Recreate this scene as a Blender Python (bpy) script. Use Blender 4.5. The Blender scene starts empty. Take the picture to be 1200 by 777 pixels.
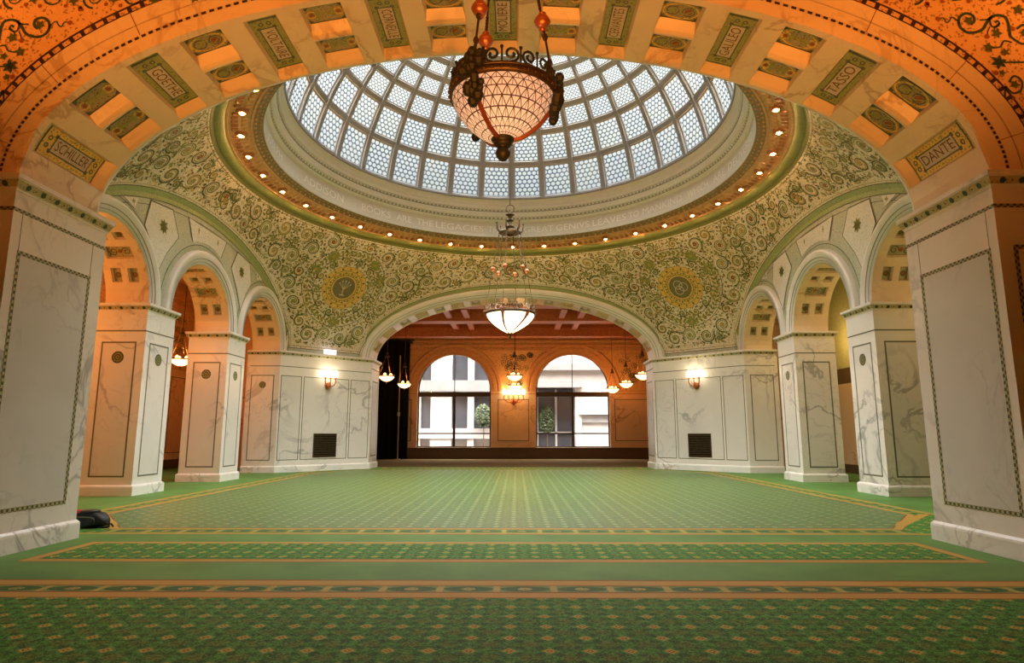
import bpy, math, random
import numpy as np
from math import sin, cos, pi, sqrt, atan2, radians as R_, asin, hypot
random.seed(7)
SC = bpy.context.scene
COL = SC.collection

# ------------------------------------------------------------------ survey (metres, origin = hall centre on the floor)
S = 8.415      # half size of the hall
A = 5.73       # half width of the big arches, also where the corner walls start
T = 1.424      # depth of the entrance arch
TF = 1.15      # depth of the far arch
G_ = .105     # pier shafts stand this much proud of the arches they carry
PW = 0.97      # arcade piers are square
ZI = 4.32      # top of every capital
Z0, EB = 4.34, 2.50   # springing and rise of the big elliptical arches
BA, BB = 6.08, 2.90   # ellipse where the pendentives stop
OP = (2 * A - 2 * PW) / 3
RA = OP / 2
FW = 18.5      # far window wall

# ------------------------------------------------------------------ mesh builder
class MB:
    def __init__(s): s.v = []; s.f = []; s.m = []; s.uv = {}
    def V(s, p): s.v.append((float(p[0]), float(p[1]), float(p[2]))); return len(s.v) - 1
    def F(s, ids, m=0, uv=None):
        s.f.append(tuple(ids)); s.m.append(m)
        if uv: s.uv[len(s.f) - 1] = uv
    def poly(s, pts, m=0, uv=None): s.F([s.V(p) for p in pts], m, uv)
    def grid(s, rows, m=0, closed=False, uvf=None):
        ids = [[s.V(p) for p in r] for r in rows]
        n = len(rows[0])
        for i in range(len(rows) - 1):
            for j in range(n if closed else n - 1):
                k = (j + 1) % n
                uv = None
                if uvf: uv = [uvf(i, j), uvf(i, j + 1), uvf(i + 1, j + 1), uvf(i + 1, j)]
                s.F((ids[i][j], ids[i][k], ids[i + 1][k], ids[i + 1][j]), m, uv)
    def hexa(s, p, m=0):
        i = [s.V(q) for q in p]
        for f in ((0, 3, 2, 1), (4, 5, 6, 7), (0, 1, 5, 4), (1, 2, 6, 5), (2, 3, 7, 6), (3, 0, 4, 7)):
            s.F([i[k] for k in f], m)
    def box(s, x0, x1, y0, y1, z0, z1, m=0):
        s.hexa([(x0, y0, z0), (x1, y0, z0), (x1, y1, z0), (x0, y1, z0), (x0, y0, z1), (x1, y0, z1), (x1, y1, z1), (x0, y1, z1)], m)
    def tube(s, pts, r, seg=8, m=0, cap=True):
        pts = [np.array(p, float) for p in pts]; n = len(pts)
        rr = r if isinstance(r, (list, tuple)) else [r] * n
        rows = []; prev = None
        for i in range(n):
            d = pts[min(i + 1, n - 1)] - pts[max(i - 1, 0)]; d = d / (np.linalg.norm(d) + 1e-9)
            ref = np.array((0, 0, 1.)) if abs(d[2]) < .95 else np.array((1., 0, 0))
            if prev is None: a = np.cross(d, ref)
            else: a = prev - d * (prev @ d)
            a /= np.linalg.norm(a) + 1e-9; b = np.cross(d, a); prev = a
            rows.append([pts[i] + rr[i] * (a * cos(2 * pi * k / seg) + b * sin(2 * pi * k / seg)) for k in range(seg)])
        s.grid(rows, m, closed=True)
        if cap:
            s.poly(rows[0][::-1], m); s.poly(rows[-1], m)
    def lathe(s, prof, c=(0, 0, 0), seg=24, m=0, uv=False, a0=0, a1=2 * pi):
        full = abs(a1 - a0 - 2 * pi) < 1e-6
        k = seg if full else seg + 1
        rows = [[(c[0] + r * sin(a0 + (a1 - a0) * j / seg), c[1] + r * cos(a0 + (a1 - a0) * j / seg), c[2] + z) for j in range(k)] for r, z in prof]
        n = len(prof)
        s.grid(rows, m, closed=full, uvf=(lambda i, j: (j / seg, i / (n - 1))) if uv else None)
    def ball(s, c, r, m=0, seg=12, sz=1.0):
        n = max(4, seg // 2)
        s.lathe([(max(1e-4, r * sin(pi * i / n)), -r * sz * cos(pi * i / n)) for i in range(n + 1)], c, seg, m)
    def build(s, name, mats, parent=None, smooth=False, label=None):
        L = parent_loc(parent)
        me = bpy.data.meshes.new(name)
        me.from_pydata([(p[0] - L[0], p[1] - L[1], p[2] - L[2]) for p in s.v], [], s.f)
        if not isinstance(mats, (list, tuple)): mats = [mats]
        for m in mats: me.materials.append(m)
        me.polygons.foreach_set('material_index', s.m)
        if smooth: me.polygons.foreach_set('use_smooth', [True] * len(s.f))
        if s.uv:
            lay = me.uv_layers.new(name='UVMap')
            for fi, uv in s.uv.items():
                st = me.polygons[fi].loop_start
                for k, q in enumerate(uv): lay.data[st + k].uv = q
        me.update()
        o = bpy.data.objects.new(name, me); COL.objects.link(o)
        if parent is not None: o.parent = parent
        if label: o['label'] = label
        return o

def parent_loc(p):
    L = np.zeros(3)
    while p is not None:
        L = L + np.array(p.location); p = p.parent
    return L

def tag(o, label, cat, group=None, kind=None):
    if label: o['label'] = label
    if cat: o['category'] = cat
    if group: o['group'] = group
    if kind: o['kind'] = kind
    return o
def thing(name, label, cat, loc=(0, 0, 0), group=None, kind=None):
    o = bpy.data.objects.new(name, None); o.empty_display_size = .1; COL.objects.link(o); o.location = loc
    return tag(o, label, cat, group, kind)
def struct(o, label, cat):
    return tag(o, label, cat, None, 'structure')
def copy_tree(o, parent=None):
    c = o.copy(); COL.objects.link(c); c.parent = parent
    for ch in list(o.children): copy_tree(ch, c)
    return c

# ------------------------------------------------------------------ node expressions
class E_:
    def __init__(s, nt, sock): s.nt = nt; s.k = sock
    def _b(s, o, op, rev=False):
        n = s.nt.nodes.new('ShaderNodeMath'); n.operation = op
        a, b = (o, s) if rev else (s, o)
        for i, q in enumerate((a, b)):
            if isinstance(q, E_): s.nt.links.new(q.k, n.inputs[i])
            elif q is not None: n.inputs[i].default_value = q
        return E_(s.nt, n.outputs[0])
    def __add__(s, o): return s._b(o, 'ADD')
    __radd__ = __add__
    def __sub__(s, o): return s._b(o, 'SUBTRACT')
    def __rsub__(s, o): return s._b(o, 'SUBTRACT', True)
    def __mul__(s, o): return s._b(o, 'MULTIPLY')
    __rmul__ = __mul__
    def __truediv__(s, o): return s._b(o, 'DIVIDE')
    def lt(s, o): return s._b(o, 'LESS_THAN')
    def gt(s, o): return s._b(o, 'GREATER_THAN')
    def mn(s, o): return s._b(o, 'MINIMUM')
    def mx(s, o): return s._b(o, 'MAXIMUM')
    def mod(s, o): return s._b(o, 'FLOORED_MODULO')
    def pw(s, o): return s._b(o, 'POWER')
    def u(s, op): return s._b(None, op)
    def fr(s): return s.u('FRACT')
    def fl(s): return s.u('FLOOR')
    def ab(s): return s.u('ABSOLUTE')
    def sn(s): return s.u('SINE')
    def sq(s): return s.u('SQRT')
    def step(s, a, b):
        n = s.nt.nodes.new('ShaderNodeMapRange'); n.interpolation_type = 'SMOOTHSTEP'
        n.inputs[1].default_value = a; n.inputs[2].default_value = b
        s.nt.links.new(s.k, n.inputs[0]); return E_(s.nt, n.outputs[0])

class MT:
    def __init__(s, name):
        s.m = bpy.data.materials.new(name); s.m.use_nodes = True; s.nt = s.m.node_tree
        s.nt.nodes.clear(); s.out = s.nt.nodes.new('ShaderNodeOutputMaterial')
        g = s.nt.nodes.new('ShaderNodeNewGeometry'); s.pos = g.outputs['Position']
        x = s.nt.nodes.new('ShaderNodeSeparateXYZ'); s.nt.links.new(s.pos, x.inputs[0])
        s.x, s.y, s.z = [E_(s.nt, x.outputs[i]) for i in range(3)]
    def uv(s):
        t = s.nt.nodes.new('ShaderNodeTexCoord'); x = s.nt.nodes.new('ShaderNodeSeparateXYZ'); s.nt.links.new(t.outputs['UV'], x.inputs[0])
        return E_(s.nt, x.outputs[0]), E_(s.nt, x.outputs[1])
    def noise(s, scale, detail=3, dist=0, vec=None, rough=.55):
        n = s.nt.nodes.new('ShaderNodeTexNoise'); n.inputs['Scale'].default_value = scale; n.inputs['Detail'].default_value = detail
        n.inputs['Distortion'].default_value = dist; n.inputs['Roughness'].default_value = rough
        s.nt.links.new(vec or s.pos, n.inputs['Vector']); return E_(s.nt, n.outputs['Fac'])
    def voro(s, scale, feat='F1', out='Distance'):
        n = s.nt.nodes.new('ShaderNodeTexVoronoi'); n.feature = feat; n.inputs['Scale'].default_value = scale
        s.nt.links.new(s.pos, n.inputs['Vector'])
        if out == 'Color':
            x = s.nt.nodes.new('ShaderNodeSeparateColor'); s.nt.links.new(n.outputs['Color'], x.inputs[0]); return E_(s.nt, x.outputs[0])
        return E_(s.nt, n.outputs[out])
    def mix(s, f, a, b):
        n = s.nt.nodes.new('ShaderNodeMix'); n.data_type = 'RGBA'
        if isinstance(f, E_): s.nt.links.new(f.k, n.inputs[0])
        else: n.inputs[0].default_value = f
        for q, i in ((a, 6), (b, 7)):
            if isinstance(q, tuple): n.inputs[i].default_value = (*q, 1)
            else: s.nt.links.new(q, n.inputs[i])
        return n.outputs[2]
    def principled(s, col, rough=.5, metal=0, spec=.5, emit=None, es=0, sheen=0, bump=None, bd=.002):
        b = s.nt.nodes.new('ShaderNodeBsdfPrincipled')
        if isinstance(col, tuple): b.inputs['Base Color'].default_value = (*col, 1)
        else: s.nt.links.new(col, b.inputs['Base Color'])
        b.inputs['Roughness'].default_value = rough; b.inputs['Metallic'].default_value = metal
        b.inputs['Specular IOR Level'].default_value = spec
        if sheen:
            b.inputs['Sheen Weight'].default_value = sheen; b.inputs['Sheen Roughness'].default_value = .35
        if emit is not None:
            b.inputs['Emission Color'].default_value = (*emit, 1); b.inputs['Emission Strength'].default_value = es
        if bump is not None:
            n = s.nt.nodes.new('ShaderNodeBump'); n.inputs['Distance'].default_value = bd; n.inputs['Strength'].default_value = .6
            s.nt.links.new(bump.k, n.inputs['Height']); s.nt.links.new(n.outputs[0], b.inputs['Normal'])
        s.nt.links.new(b.outputs[0], s.out.inputs[0]); return s.m

def marble(name, base, vein, sc=.55, rough=.28, amt=1.0):
    m = MT(name)
    n1 = m.noise(sc, 5, .9, rough=.55)
    v = 1 - (n1 - .5).ab().step(0, .028)
    w = m.noise(sc * 2.7, 6, .8)
    v2 = (1 - (w - .5).ab().step(0, .02)) * .35
    cl = m.noise(sc * .9, 4, .5).step(.35, .7)
    gate = m.noise(sc * .7, 2).step(.42, .62)
    c = m.mix(cl * .45, base, tuple(b * .8 for b in base))
    c = m.mix((v * gate * amt).mx(v2 * gate * amt) * .85, c, vein)
    return m.principled(c, rough, spec=.4)

def mosaic(name, base, alt, speck, sc=38, sp=.12, rough=.45, var=.5, big=None):
    m = MT(name)
    r = m.voro(sc, out='Color'); d = m.voro(sc)
    c = m.mix(r * var, base, alt)
    c = m.mix(r.gt(1 - sp), c, speck)
    if big is not None:
        c = m.mix(m.noise(big[0], 3).step(.4, .65) * big[2], c, big[1])
    return m.principled(c, rough, spec=.35, bump=d, bd=.003)

def plain(name, col, rough=.5, metal=0, var=.15, sc=9, spec=.4):
    m = MT(name)
    c = m.mix(m.noise(sc, 4).step(.3, .7), col, tuple(q * (1 - var) for q in col))
    return m.principled(c, rough, metal, spec)

def emis(name, col, st):
    m = MT(name); e = m.nt.nodes.new('ShaderNodeEmission'); e.inputs[0].default_value = (*col, 1); e.inputs[1].default_value = st
    m.nt.links.new(e.outputs[0], m.out.inputs[0]); return m.m

M = {}
M['marble'] = marble('white_veined_marble', (.82, .79, .74), (.34, .33, .32), sc=.5, amt=1.0)
M['panel'] = marble('grey_clouded_marble', (.74, .72, .68), (.30, .30, .30), sc=.5, amt=1.0)
M['panel_soft'] = marble('soft_clouded_marble', (.64, .63, .60), (.42, .42, .42), sc=.9, amt=.7)
M['arch_white'] = marble('plain_white_marble', (.82, .80, .76), (.5, .49, .47), sc=.8, amt=.3)
M['lamp_tinted'] = marble('lamp_tinted_white_marble', (.78, .64, .44), (.40, .24, .11), sc=.8, amt=.8)  # white marble with the warm lamp tint put into its base colour
M['plinth'] = marble('plinth_marble', (.82, .81, .77), (.36, .35, .33), sc=1.0)
def inlay(name, a, b, per=.075):
    m = MT(name)
    q = ((m.x + m.y * 1.0) / per).fr(); w = (m.z / per).fr()
    k = ((q - .5).ab().gt(.25)); l = ((w - .5).ab().gt(.25))
    c = m.mix((k - l).ab(), a, b)
    return m.principled(m.mix(m.voro(90, out='Color') * .4, c, (.12, .13, .05)), .4)
M['inlay'] = inlay('dotted_mosaic_inlay', (.04, .055, .02), (.46, .42, .22))
M['inlay_fine'] = inlay('fine_mosaic_inlay', (.06, .07, .05), (.22, .22, .15), .04)
M['line'] = plain('dark_green_line', (.10, .12, .08))
M['capband'] = mosaic('capital_gold_mosaic', (.52, .46, .26), (.40, .36, .18), (.25, .22, .08), 60)
M['dot'] = plain('dark_green_disc', (.04, .075, .05), .3)
M['dotred'] = plain('dark_red_diamond', (.12, .05, .03), .3)
M['gold'] = mosaic('gold_mosaic', (.80, .58, .14), (.62, .42, .08), (.30, .30, .06), 55)
M['olive'] = mosaic('olive_green_mosaic', (.33, .35, .12), (.25, .28, .09), (.16, .2, .05), 55)
M['name_field'] = mosaic('pale_name_mosaic', (.62, .55, .42), (.50, .46, .36), (.40, .36, .28), 70)
M['letter'] = plain('brown_letters', (.16, .075, .025))
M['orn'] = mosaic('ornament_ground_mosaic', (.40, .36, .20), (.30, .30, .16), (.12, .15, .07), 70)
M['pend'] = mosaic('cream_pendentive_mosaic', (.86, .79, .68), (.74, .67, .53), (.34, .28, .12), 36, .12, big=(.9, (.74, .60, .34), .35))
M['green_border'] = mosaic('green_border_mosaic', (.37, .44, .19), (.28, .36, .14), (.22, .30, .10), 45, var=.7)
M['pale_green'] = mosaic('pale_green_mosaic', (.58, .60, .48), (.44, .49, .37), (.32, .38, .27), 45, var=.8)
M['sage'] = mosaic('sage_mosaic', (.46, .50, .36), (.36, .42, .29), (.27, .33, .2), 45, var=.8)
M['white_mosaic'] = mosaic('white_mosaic', (.76, .76, .70), (.66, .67, .60), (.52, .55, .48), 50, .1)
M['s_dark'] = plain('stroke_dark_green', (.085, .115, .03))
M['s_olive'] = plain('stroke_olive', (.24, .25, .06))
M['s_gold'] = plain('stroke_gold', (.56, .40, .10))
M['s_red'] = plain('stroke_red', (.30, .09, .03))
M['s_teal'] = plain('stroke_dark_teal', (.035, .075, .065))
M['med_gold'] = mosaic('medallion_gold_mosaic', (.86, .60, .18), (.70, .44, .10), (.40, .22, .06), 60)
M['med_brown'] = mosaic('medallion_brown_mosaic', (.22, .20, .10), (.17, .15, .07), (.10, .1, .05), 60)
M['spandrel'] = mosaic('gold_spandrel_mosaic', (.74, .47, .22), (.62, .36, .14), (.34, .20, .07), 40, .16)
M['ring'] = plain('painted_orange_ring', (.80, .45, .18), .45, var=.25)
M['ring_dark'] = plain('painted_rust_rosette', (.56, .22, .08), .5, var=.3)
M['ring_bead'] = plain('bronze_bead', (.36, .27, .13), .5, var=.4, sc=40)
M['cove'] = plain('olive_green_cove', (.34, .36, .11), .5)
M['cove_dark'] = plain('dark_olive_moulding', (.19, .20, .05), .5)
M['plaster'] = plain('white_plaster', (.80, .80, .77), .6, var=.06)
M['plaster_grey'] = plain('grey_plaster_bead', (.42, .42, .40), .6, var=.3, sc=30)
M['rib'] = plain('grey_dome_iron', (.27, .265, .26), .55, var=.12)
M['rib_dark'] = plain('grey_dome_bead', (.33, .33, .32), .55, var=.3, sc=40)
M['drum'] = plain('cream_drum_plaster', (.70, .68, .62), .6, var=.05)
M['carve'] = plain('carved_letter_white_paint', (.93, .92, .88), .6, var=.02)  # letters whiter than the drum behind them
M['bronze'] = plain('dark_bronze', (.11, .075, .04), .42, .7, var=.3)
M['iron'] = plain('black_green_iron', (.03, .035, .03), .5, .4)
M['copper'] = plain('copper_ball', (.52, .17, .07), .33, .6)
M['rust'] = plain('rust_red_strap', (.22, .06, .025), .5, .3)
M['wood'] = plain('dark_brown_wood', (.10, .06, .03), .45)
M['frame'] = plain('black_window_frame', (.03, .022, .015), .45)
M['black'] = plain('flat_black', (.006, .0065, .004), .9, spec=.1)
M['bag'] = plain('black_nylon', (.006, .007, .008), .6)
M['bag2'] = plain('charcoal_nylon', (.014, .022, .025), .4)
M['red'] = plain('red_cloth', (.55, .05, .06), .6)
M['orange_plaster'] = plain('tan_cornice_plaster', (.66, .38, .18), .5, var=.2)
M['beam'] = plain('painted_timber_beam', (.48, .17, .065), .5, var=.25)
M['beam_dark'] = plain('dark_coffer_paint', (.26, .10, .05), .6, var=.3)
M['orange_marble'] = marble('tan_marble', (.74, .52, .31), (.36, .2, .10), sc=.7)
M['olive_wall'] = plain('olive_painted_wall', (.40, .38, .16), .6)
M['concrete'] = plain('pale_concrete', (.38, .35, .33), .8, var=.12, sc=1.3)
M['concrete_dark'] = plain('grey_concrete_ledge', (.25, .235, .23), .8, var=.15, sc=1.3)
M['dark_glass'] = plain('dark_office_glass', (.07, .075, .09), .2, var=.3, sc=.8)
M['tree'] = mosaic('reflected_tree_green', (.055, .075, .03), (.03, .045, .018), (.09, .11, .05), 14, .2)
M['brown_carpet'] = plain('brown_carpet', (.13, .09, .03), .9, var=.2, spec=.1)
M['bulb'] = emis('warm_bulb', (1, .52, .20), 320)
M['bulb_white'] = emis('bright_flame_bulb', (1, .80, .50), 16)
M['sign'] = emis('lit_white_sign', (1, .92, .85), 1.6)
M['sign_red'] = emis('lit_red_letters', (.9, .45, .42), 1.0)
M['torch'] = emis('glowing_lamp_glass', (1, .58, .20), 5)

# carpet -----------------------------------------------------------
def carpet_field(name, rough, spec, sheen, dk=1.0, gold=(.50, .40, .07)):
    m = MT(name); P = .255
    px, py = m.x / P, m.y / P
    f = (px.fr() - .5, py.fr() - .5); g = ((px + .5).fr() - .5, (py + .5).fr() - .5)
    dia = f[0].ab() + f[1].ab()
    r2 = (g[0] * g[0] + g[1] * g[1]).sq()
    n = m.noise(75, 3, 1.0); n2 = m.noise(26, 2, 1.8)
    c = m.mix((n2 + (n - .5) * .35).step(.42, .60), (.018 * dk, .11 * dk, .012 * dk), (.085 * dk, .32 * dk, .05 * dk))
    lat = ((px * 6.283).sn() * (py * 6.283).sn()).ab()
    c = m.mix(lat.step(.45, .95) * .75, c, (.012, .065, .008))
    c = m.mix(n.gt(.60) * .8, c, (.22, .40, .12))
    petal = (r2 + (n - .5) * .30).lt(.25) * (n2.gt(.45))
    c = m.mix(petal * .36, c, (.20, .13, .03))
    c = m.mix((r2.lt(.07)) * n2.gt(.47) * .5, c, (.12, .05, .015))
    ring = ((dia - .23).ab()).lt(.022)
    c = m.mix(ring * n.gt(.42) * .7, c, (.20, .36, .10))
    c = m.mix(dia.lt(.19) * (n + .3).gt(.70), c, gold)
    c = m.mix(dia.lt(.10), c, (.20, .12, .03))
    c = m.mix(dia.lt(.045), c, (.60, .46, .12))
    return m.principled(c, rough, spec=spec, sheen=sheen, bump=n, bd=.002)
def carpet_plain(name, a, b, rough=.6):
    m = MT(name); n = m.noise(120, 2); l = m.noise(1.2, 4, .4)
    return m.principled(m.mix(l.step(.3, .7), m.mix(n, a, tuple(q * .8 for q in a)), b), rough, spec=.16, sheen=.02, bump=n, bd=.002)
def carpet_oval(name, along):
    m = MT(name); q = (m.x if along == 'x' else m.y) / .5; w = (m.y if along == 'x' else m.x).ab()
    wc = (w - 11.02) * w.gt(9.0) + (w - (7.70 if along == 'x' else 7.02)) * w.lt(9.0)
    f = (q.fr() - .5).ab(); n = m.noise(70, 2, 1)
    d = (f * f / .19 + wc * wc / .0085)
    c = m.mix(d.lt(1.0), (.17, .25, .06), (.025, .095, .016))
    c = m.mix((f.gt(.44)) * n.gt(.42), c, (.45, .34, .08))
    c = m.mix((f * f / .016 + wc * wc / .003).lt(1.0) * n.gt(.46), c, (.42, .34, .10))
    c = m.mix(n.gt(.61) * .6, c, (.14, .28, .08))
    return m.principled(c, .6, spec=.16, sheen=.0)
M['c_field'] = carpet_field('patterned_green_carpet', .7, .15, .0)
M['c_hall'] = carpet_field('sheen_toned_green_carpet', .5, .42, .16, .70, (.36, .37, .20))  # same carpet; dulled greens and paler dots put the floor sheen into colour
M['c_plain'] = carpet_plain('plain_green_carpet', (.095, .225, .05), (.115, .26, .062))
M['c_gold'] = carpet_plain('gold_carpet_line', (.50, .32, .06), (.46, .27, .05))
M['c_rust'] = carpet_plain('rust_carpet_line', (.30, .11, .035), (.24, .10, .03))
M['c_ovx'] = carpet_oval('oval_border_carpet', 'x')
M['c_ovy'] = carpet_oval('oval_border_carpet_side', 'y')

# glass -----------------------------------------------------------
def pane_mat():
    m = MT('fish_scale_dome_glass'); u, v = m.uv()
    yy = v * 7.0; row = yy.fl(); xx = u * 5.0 + row.mod(2) * .5
    cx = xx.fr() - .5; cy = yy.fr() - .5
    d = (cx * cx + cy * cy * .85).sq()
    cell = 1 - d.step(.36, .46)
    inner = 1 - d.step(.10, .40)
    edge = ((u - .5).ab().lt(.485)) * ((v - .5).ab().lt(.485))
    hue = m.noise(1.7, 2)
    lead = m.mix(m.noise(.8, 2).step(.35, .65), (.16, .21, .26), (.26, .29, .29))
    gl = m.mix(hue.step(.4, .6), (.94, .97, .88), (.90, .94, .95))
    gl = m.mix(inner * .25, gl, (1, 1, 1))
    c = m.mix(cell * edge, lead, gl)
    t = m.nt.nodes.new('ShaderNodeBsdfTransparent'); m.nt.links.new(c, t.inputs[0])
    g = m.nt.nodes.new('ShaderNodeBsdfDiffuse'); g.inputs[0].default_value = (.5, .5, .5, 1)
    mx = m.nt.nodes.new('ShaderNodeMixShader'); mx.inputs[0].default_value = .12
    m.nt.links.new(t.outputs[0], mx.inputs[1]); m.nt.links.new(g.outputs[0], mx.inputs[2]); m.nt.links.new(mx.outputs[0], m.out.inputs[0])
    return m.m
M['pane'] = pane_mat()
def window_glass():
    m = MT('clear_window_glass')
    t = m.nt.nodes.new('ShaderNodeBsdfTransparent'); t.inputs[0].default_value = (.94, .95, .94, 1)
    g = m.nt.nodes.new('ShaderNodeBsdfGlossy'); g.inputs['Roughness'].default_value = .05
    mx = m.nt.nodes.new('ShaderNodeMixShader'); mx.inputs[0].default_value = .05
    m.nt.links.new(t.outputs[0], mx.inputs[1]); m.nt.links.new(g.outputs[0], mx.inputs[2]); m.nt.links.new(mx.outputs[0], m.out.inputs[0])
    return m.m
M['glass'] = window_glass()
def lamp_glass(name, col, lead, nu, nv, em):
    m = MT(name); u, v = m.uv()
    if lead:
        a = ((v * nv).fr() - .5).ab(); row = (v * nv).fl()
        b = ((u * nu + row.mod(2) * .5).fr() - .5).ab()
        fy = (v * nv).fr()
        tri = (b - fy * .5).ab()
        ln = (a.gt(.44)).mx(tri.lt(.055)).mx(((.5 - b) - fy * .0).lt(.03))
        c = m.mix(ln, col, (.09, .05, .03))
    else:
        c = m.mix(m.noise(5, 3), col, tuple(q * .85 for q in col))
    t = m.nt.nodes.new('ShaderNodeBsdfTranslucent'); m.nt.links.new(c, t.inputs[0])
    d = m.nt.nodes.new('ShaderNodeBsdfDiffuse'); m.nt.links.new(c, d.inputs[0])
    mx = m.nt.nodes.new('ShaderNodeMixShader'); mx.inputs[0].default_value = .35
    m.nt.links.new(t.outputs[0], mx.inputs[1]); m.nt.links.new(d.outputs[0], mx.inputs[2])
    if em:
        e = m.nt.nodes.new('ShaderNodeEmission'); m.nt.links.new(c, e.inputs[0]); e.inputs[1].default_value = em
        ad = m.nt.nodes.new('ShaderNodeAddShader'); m.nt.links.new(mx.outputs[0], ad.inputs[0]); m.nt.links.new(e.outputs[0], ad.inputs[1])
        m.nt.links.new(ad.outputs[0], m.out.inputs[0])
    else: m.nt.links.new(mx.outputs[0], m.out.inputs[0])
    return m.m
M['bowl_lead'] = lamp_glass('leaded_lamp_glass', (.86, .72, .60), True, 30, 9, .14)
M['bowl'] = lamp_glass('glowing_lamp_bowl', (1, .88, .66), False, 1, 1, .9)
M['bowl_small'] = lamp_glass('small_lamp_bowl', (1, .72, .42), False, 1, 1, 2.2)

# ------------------------------------------------------------------ shared geometry helpers
def sweep(path, prof, sgn=1, pre=None, post=None, closed=False, mb=None, m=0, ends=True):
    """sweep a (offset, z) profile along a plan polyline with mitred corners"""
    mb = mb or MB(); n = len(path); P = [np.array(p, float) for p in path]
    def nb(i, d):
        j = i + d
        if closed: return P[j % n]
        if j < 0: return np.array(pre, float) if pre is not None else None
        if j >= n: return np.array(post, float) if post is not None else None
        return P[j]
    rows = []
    for i in range(n):
        a, b = nb(i, -1), nb(i, 1)
        ns = []
        for q0, q1 in ((a, P[i]), (P[i], b)):
            if q0 is None or q1 is None: continue
            d = q1 - q0; d /= np.linalg.norm(d); ns.append(np.array((-d[1], d[0])) * sgn)
        nn = sum(ns); nn /= np.linalg.norm(nn); k = 1 / max(.25, nn @ ns[0])
        rows.append([(*(P[i] + nn * k * o), z) for o, z in prof])
    if closed: rows.append(rows[0])
    mb.grid(rows, m)
    if ends and not closed:
        mb.poly(rows[0], m); mb.poly(rows[-1], m)
    return mb

PL = [(-.05, 0), (.048, 0), (.048, .185), (.040, .21), (.010, .235), (-.05, .24)]
CAP = [(-.05, 4.14), (.010, 4.14), (.014, 4.165), (.022, 4.17), (.075, 4.262), (.088, 4.266), (.088, 4.32), (-.13, 4.335)]
def cap_pt(fn, q, r, n=8):      # a disc lying on the slanted band of a capital
    return [fn(q + r * cos(k * 2 * pi / n), 4.172 + .082 * (.5 + r * sin(k * 2 * pi / n) / .095) - .006, .028 + .046 * (.5 + r * sin(k * 2 * pi / n) / .095)) for k in range(n)]
BAND = [(.029, 4.174), (.073, 4.250)]

def frame_strip(mb, f, u0, u1, z0, z1, w, h=.004, m=0):
    """four raised strips making a rectangle on a wall; f(u, z, h) gives the point"""
    for a, b, c, d in ((u0, u1, z1 - w, z1), (u0, u1, z0, z0 + w), (u0, u0 + w, z0 + w, z1 - w), (u1 - w, u1, z0 + w, z1 - w)):
        slab(mb, f, a, b, c, d, h, m)
def slab(mb, f, a, b, c, d, h=.004, m=0):
    mb.hexa([f(a, c, -.01), f(b, c, -.01), f(b, d, -.01), f(a, d, -.01), f(a, c, h), f(b, c, h), f(b, d, h), f(a, d, h)], m)
def disc(mb, f, u, z, r, m=0, n=12, h=.006, r0=0, az=1.0):
    ring = [f(u + r * cos(2 * pi * k / n), z + az * r * sin(2 * pi * k / n), h) for k in range(n)]
    if r0:
        inn = [f(u + r0 * cos(2 * pi * k / n), z + az * r0 * sin(2 * pi * k / n), h) for k in range(n)]
        mb.grid([ring, inn], m, closed=True)
    else: mb.poly(ring, m)
def stroke(mb, f, pts, w, m=0, h=.008, taper=False):
    P = [np.array(p, float) for p in pts]; n = len(P); L, Rr = [], []
    for i in range(n):
        d = P[min(i + 1, n - 1)] - P[max(i - 1, 0)]; d /= np.linalg.norm(d) + 1e-9
        k = w / 2 * (1 - .7 * i / (n - 1) if taper else 1)
        nn = np.array((-d[1], d[0])) * k
        L.append(f(*(P[i] + nn), h)); Rr.append(f(*(P[i] - nn), h))
    mb.grid([L, Rr], m)
def smooth_pts(pts, k=6):
    P = [np.array(p, float) for p in pts]; out = []
    for i in range(len(P) - 1):
        p0, p1, p2, p3 = P[max(i - 1, 0)], P[i], P[i + 1], P[min(i + 2, len(P) - 1)]
        for j in range(k):
            t = j / k
            out.append(.5 * (2 * p1 + (p2 - p0) * t + (2 * p0 - 5 * p1 + 4 * p2 - p3) * t * t + (3 * p1 - p0 - 3 * p2 + p3) * t ** 3))
    out.append(P[-1]); return out
def leaf(mb, f, u, z, ang, L, w, m=0, h=.009):
    c, s = cos(ang), sin(ang)
    q = [(0, 0), (.3, .5), (.65, .42), (1, 0), (.65, -.42), (.3, -.5)]
    mb.poly([f(u + L * a * c - w * b * s, z + L * a * s + w * b * c, h) for a, b in q], m)
def ivy(mb, f, u, z, r, a0, m=0, h=.010):
    pts = []
    for k in range(10):
        rr = r if k % 2 == 0 else r * .5
        pts.append(f(u + rr * cos(a0 + k * pi / 5), z + rr * sin(a0 + k * pi / 5), h))
    mb.poly(pts, m)
def spiral_pts(u, z, r, a0, turns, d, n=26, r1=.22):
    return [(u + (r + (r * r1 - r) * (k / n)) * cos(a0 + d * 2 * pi * turns * k / n), z + (r + (r * r1 - r) * (k / n)) * sin(a0 + d * 2 * pi * turns * k / n)) for k in range(n + 1)]
def rosette(mb, f, u, z, r, m=(0, 1)):
    disc(mb, f, u, z, r, m[0], 20, .004); disc(mb, f, u, z, r * .72, m[1], 20, .006, r * .55); disc(mb, f, u, z, r * .34, m[1], 14, .007, r * .16)
    for k in range(8): disc(mb, f, u + r * .87 * cos(k * pi / 4), z + r * .87 * sin(k * pi / 4), r * .07, m[1], 6, .007)

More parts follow.
